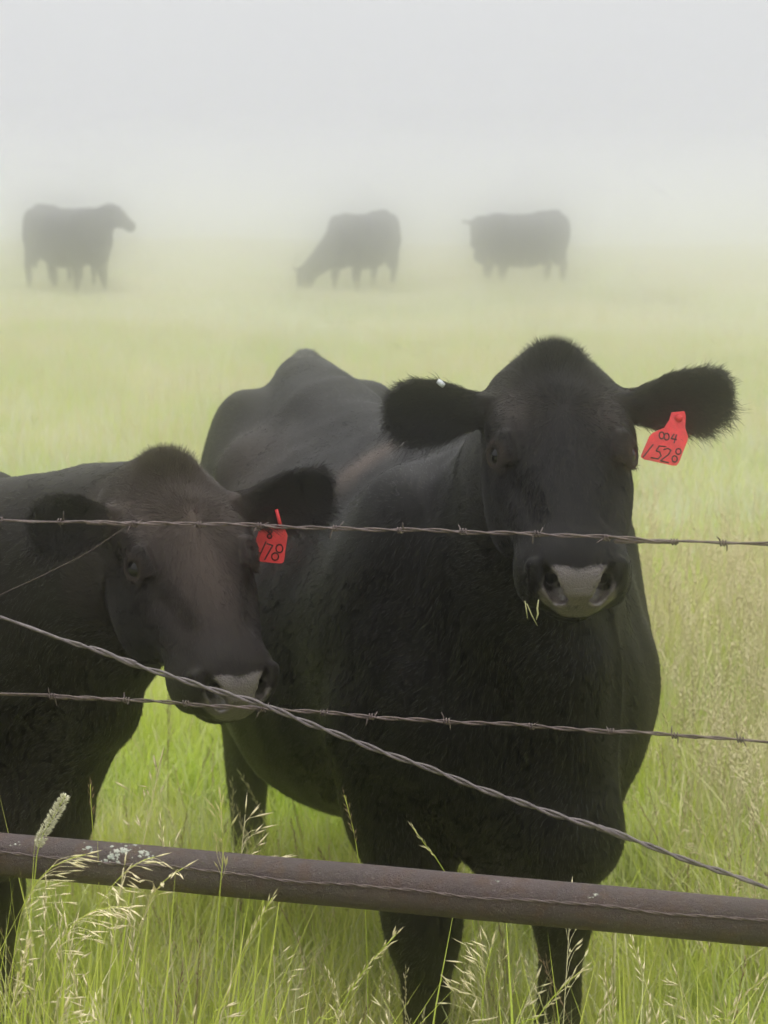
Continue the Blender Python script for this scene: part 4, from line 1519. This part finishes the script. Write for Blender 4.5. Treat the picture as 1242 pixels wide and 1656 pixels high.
def patches(name, label, y0, y1, size, coll, n_proto, smin_, smax_, margin, keep=None, fan=0.22, height=None):
    """square patches on a jittered lattice, each turned by a random angle"""
    ys = np.arange(y0 + size / 2, y1 - size / 2 + 1e-6, size)
    P = []
    for y in ys:
        w = fan * y + margin
        n = int(math.ceil(2 * w / size))
        for i in range(n):
            P.append((-w + (i + 0.5) * size, y))
    P = np.array(P)
    P = P + RNG.uniform(-0.18, 0.18, P.shape) * size
    x, y = P[:, 0], P[:, 1]
    if keep is not None:
        k = keep(x, y)
        x, y = x[k], y[k]
    n = len(x)
    pts = np.stack([x, y, ground_z(x, y)], 1)
    rot = np.stack([RNG.normal(0, .015, n), RNG.normal(0, .015, n), RNG.uniform(0, 6.283, n)], 1)
    s = RNG.uniform(smin_, smax_, n)
    if height is not None: s = s * height(x, y)
    wd = np.full(n, 1.06)
    scl = np.stack([wd, wd, s], 1)
    return gn_scatter(name, label, pts, rot, scl, RNG.integers(0, n_proto, n), coll)

def tall_zone(x, y):
    edge = 0.12 * np.sin(x * 9 + y * 5) + 0.1 * np.sin(y * 13)
    return (x > 0.62 + edge) & (y > 4.2 + edge) & (y < 7.6 + edge)

patches('meadow_grass', 'short green meadow grass around and between the cows', 2.9, 9.4, .5, PROTO['short_patch'], 5, 0.85, 1.2, 1.2, keep=lambda x, y: ~tall_zone(x, y))
patches('seed_grass', 'taller straw tinged grass with seed heads right of the cows', 4.0, 7.9, .42, PROTO['tall_patch'], 5, 0.85, 1.1, 1.2, keep=tall_zone)
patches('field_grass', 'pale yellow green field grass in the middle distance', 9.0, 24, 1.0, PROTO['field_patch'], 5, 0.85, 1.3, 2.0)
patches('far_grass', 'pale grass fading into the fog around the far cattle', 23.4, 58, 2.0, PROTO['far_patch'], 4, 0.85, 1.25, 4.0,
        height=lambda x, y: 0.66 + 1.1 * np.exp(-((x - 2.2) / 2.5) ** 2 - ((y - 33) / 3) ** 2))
patches('fence_line_grass', 'tall green grass growing along the fence line', 2.15, 3.15, .36, PROTO['fence_patch'], 5, 0.92, 1.08, 0.7,
        height=lambda x, y: (0.93 + 0.22 * sstep(-x, 0.05, 0.45)) * (1 - 0.22 * np.exp(-((x + 0.19) / 0.10) ** 2)))

# ------------------------------------------------------------------ single grass stalks that stand out in front
def px_curve(pix, d, step=0.02):
    """smooth stem through picture points at distance d, carried straight down to the ground"""
    pts = [at(x, y, d) for x, y in pix]
    foot = pts[0].copy()
    foot.x += (pts[0].x - pts[1].x) * 1.2
    foot.z = float(ground_z(foot.x, foot.y)) - 0.02
    pts = [foot] + pts
    out = []
    for i in range(len(pts) - 1):
        p0, p1, p2, p3 = pts[max(i - 1, 0)], pts[i], pts[i + 1], pts[min(i + 2, len(pts) - 1)]
        n = max(2, int((p2 - p1).length / step))
        for k in range(n):
            t = k / n
            out.append(0.5 * ((2 * p1) + (p2 - p0) * t + (2 * p0 - 5 * p1 + 4 * p2 - p3) * t * t + (3 * p1 - p0 - 3 * p2 + p3) * t ** 3))
    out.append(pts[-1])
    return out

def stalk_thing(name, label, kind, pix, d, head=0.10, size=1.0, n=14, droop=0.5, mat='straw', stem_mat='blade', leaf=True, seed=0):
    rng = random.Random(900 + seed)
    cv = px_curve(pix, d)
    root = empty(name, cv[0])
    tag(root, label, 'grass stalk', 'single seed stalks in front of the cows')
    loc = [p - cv[0] for p in cv]
    m = len(loc)
    mb = MB(); mb.cur = rng.random() * 0.5
    mb.tube(loc, [0.0014 - 0.0008 * i / (m - 1) for i in range(m)], 6, True, [0.3 + 0.6 * i / (m - 1) for i in range(m)])
    mb.build('stem', M[stem_mat], root)
    mb = MB(); mb.cur = rng.random()
    if kind == 'spike': spike_head(mb, loc, head, rng, 1.3, 0.40, size)
    elif kind == 'panicle': panicle(mb, loc, head, rng, n, droop, size)
    else:                                                        # dense cylindrical timothy head
        acc = [0.0]
        for i in range(1, m): acc.append(acc[-1] + (loc[i] - loc[i - 1]).length)
        for k in range(520):
            f = rng.random()
            sdist = acc[-1] - head * (1 - f)
            i = next((j for j in range(1, m) if acc[j] >= sdist), m - 1)
            p = loc[i - 1].lerp(loc[i], (sdist - acc[i - 1]) / max(1e-6, acc[i] - acc[i - 1]))
            tg = (loc[i] - loc[i - 1]).normalized()
            r = Vector((rng.gauss(0, 1), rng.gauss(0, 1), rng.gauss(0, 1)))
            r = (r - tg * r.dot(tg)).normalized()
            prof = 0.0058 * size * min(1, 6 * f + .25, 5 * (1 - f) + 0.3)
            spikelet(mb, p + r * prof * 0.5, r + tg * 0.5, rng.uniform(0.004, 0.0062) * size, 0.0011 * size, rng.uniform(0.5, 1))
    mb.build('seed_head', M[mat], root, False)
    if leaf:
        mb = MB()
        i = int(m * rng.uniform(0.30, 0.45))
        blade(mb, loc[i], rng.uniform(0.18, 0.28), rng.uniform(0.5, 0.9), 0.0030, rng, 7, 1.0, 0.2, 0.8)
        mb.build('leaf', M['blade'], root)
    return root

stalk_thing('timothy_stalk', 'stalk with a dense pale cylindrical head standing up in front of the pipe at left', 'timothy',
            [(34, 1720), (44, 1560), (56, 1420), (64, 1362), (84, 1325), (106, 1287)], 2.60, head=0.078, size=1.15, mat='timothy', seed=1)
stalk_thing('brome_stalk', 'tall upright straw seed stalk crossing the pipe left of centre', 'panicle',
            [(345, 1720), (350, 1560), (355, 1450), (361, 1375), (357, 1298)], 2.62, head=0.105, n=15, droop=-0.5, size=0.95, seed=2)
stalk_thing('brome_stalk', 'nodding seed stalk whose tip lies on the pipe below the pale cylindrical head', 'panicle',
            [(92, 1720), (116, 1560), (160, 1462), (212, 1402), (250, 1386)], 2.58, head=0.13, n=20, seed=3)
stalk_thing('brome_stalk', 'nodding golden seed stalk with its tip just under the pipe, left of the upright one', 'panicle',
            [(196, 1720), (212, 1570), (232, 1480), (262, 1428), (296, 1404)], 2.60, head=0.12, n=18, seed=4)
stalk_thing('brome_stalk', 'nodding seed stalk reaching highest beside the left picture edge', 'panicle',
            [(14, 1720), (20, 1570), (40, 1460), (84, 1402), (138, 1382)], 2.56, head=0.13, n=20, seed=5)
stalk_thing('brome_stalk', 'nodding seed stalk spreading below the pipe in the lower left corner', 'panicle',
            [(52, 1720), (70, 1610), (100, 1520), (148, 1474), (208, 1466)], 2.52, head=0.13, n=20, seed=6)
stalk_thing('seed_stalk', 'pale narrow seed spike leaning right below the pipe at left of centre', 'spike',
            [(330, 1730), (366, 1620), (394, 1545), (418, 1492), (440, 1452)], 2.60, head=0.075, size=1.15, seed=7)
stalk_thing('seed_stalk', 'pale narrow seed spike leaning right beside the left foreleg of the large cow', 'spike',
            [(490, 1730), (540, 1645), (572, 1594), (600, 1555), (640, 1512)], 2.58, head=0.10, size=1.15, seed=8)
stalk_thing('seed_stalk', 'thin dark seed spike standing before the belly of the large cow', 'spike',
            [(592, 1500), (582, 1410), (572, 1345), (557, 1286)], 3.02, head=0.075, size=0.95, mat='purple', leaf=False, seed=9)
stalk_thing('seed_stalk', 'short seed spike leaning left before the dark chest of the large cow', 'spike',
            [(770, 1520), (718, 1408), (692, 1372), (667, 1338)], 3.02, head=0.06, size=0.95, mat='straw', leaf=False, seed=10)
stalk_thing('brome_stalk', 'pale green open seed stalk between the two forelegs of the large cow', 'panicle',
            [(772, 1730), (778, 1650), (783, 1590), (795, 1532)], 2.58, head=0.11, n=18, droop=0.2, seed=12)
stalk_thing('seed_stalk', 'straw seed spike leaning right across the right foreleg of the large cow', 'spike',
            [(830, 1730), (868, 1648), (908, 1598), (945, 1566)], 2.58, head=0.08, size=1.1, seed=13)
stalk_thing('seed_stalk', 'straw seed spike leaning right in the lower right corner', 'spike',
            [(1136, 1730), (1176, 1648), (1210, 1604), (1243, 1574)], 2.56, head=0.085, size=1.1, seed=14)
stalk_thing('seed_stalk', 'thick dry pinkish seed spike in the lower left corner', 'spike',
            [(4, 1740), (18, 1640), (32, 1580), (42, 1528)], 2.50, head=0.09, size=1.5, seed=15)
stalk_thing('seed_stalk', 'thin seed spike before the chest of the left cow just above the pipe', 'spike',
            [(158, 1460), (152, 1370), (148, 1310), (146, 1268)], 3.02, head=0.05, size=0.95, mat='purple', leaf=False, seed=16)

def mouth_grass():
    root, pose, P, Q, mk = cowA
    d0 = (surface_depth(P, 868, 975, 12) or 3.1)
    r = empty('grass_wisp', at(860, 985, d0 - 0.002))
    tag(r, 'green wisps of grass hanging from the mouth of the large cow', 'grass')
    for pix, w in (([(849, 972), (851, 985), (853, 1000)], 0.0011), ([(871, 970), (869, 984), (870, 993), (867, 1003)], 0.0015), ([(852, 976), (860, 995), (869, 1012)], 0.0010)):
        mb = MB(); mb.cur = 0.3
        pts = [at(x, y, d0 - 0.003) - r.location for x, y in pix]
        mb.tube(pts, [w * 0.6] + [w] * (len(pts) - 2) + [w * 0.4], 5, True, 0.8)
        mb.build('blade', M['field'], r)
mouth_grass()
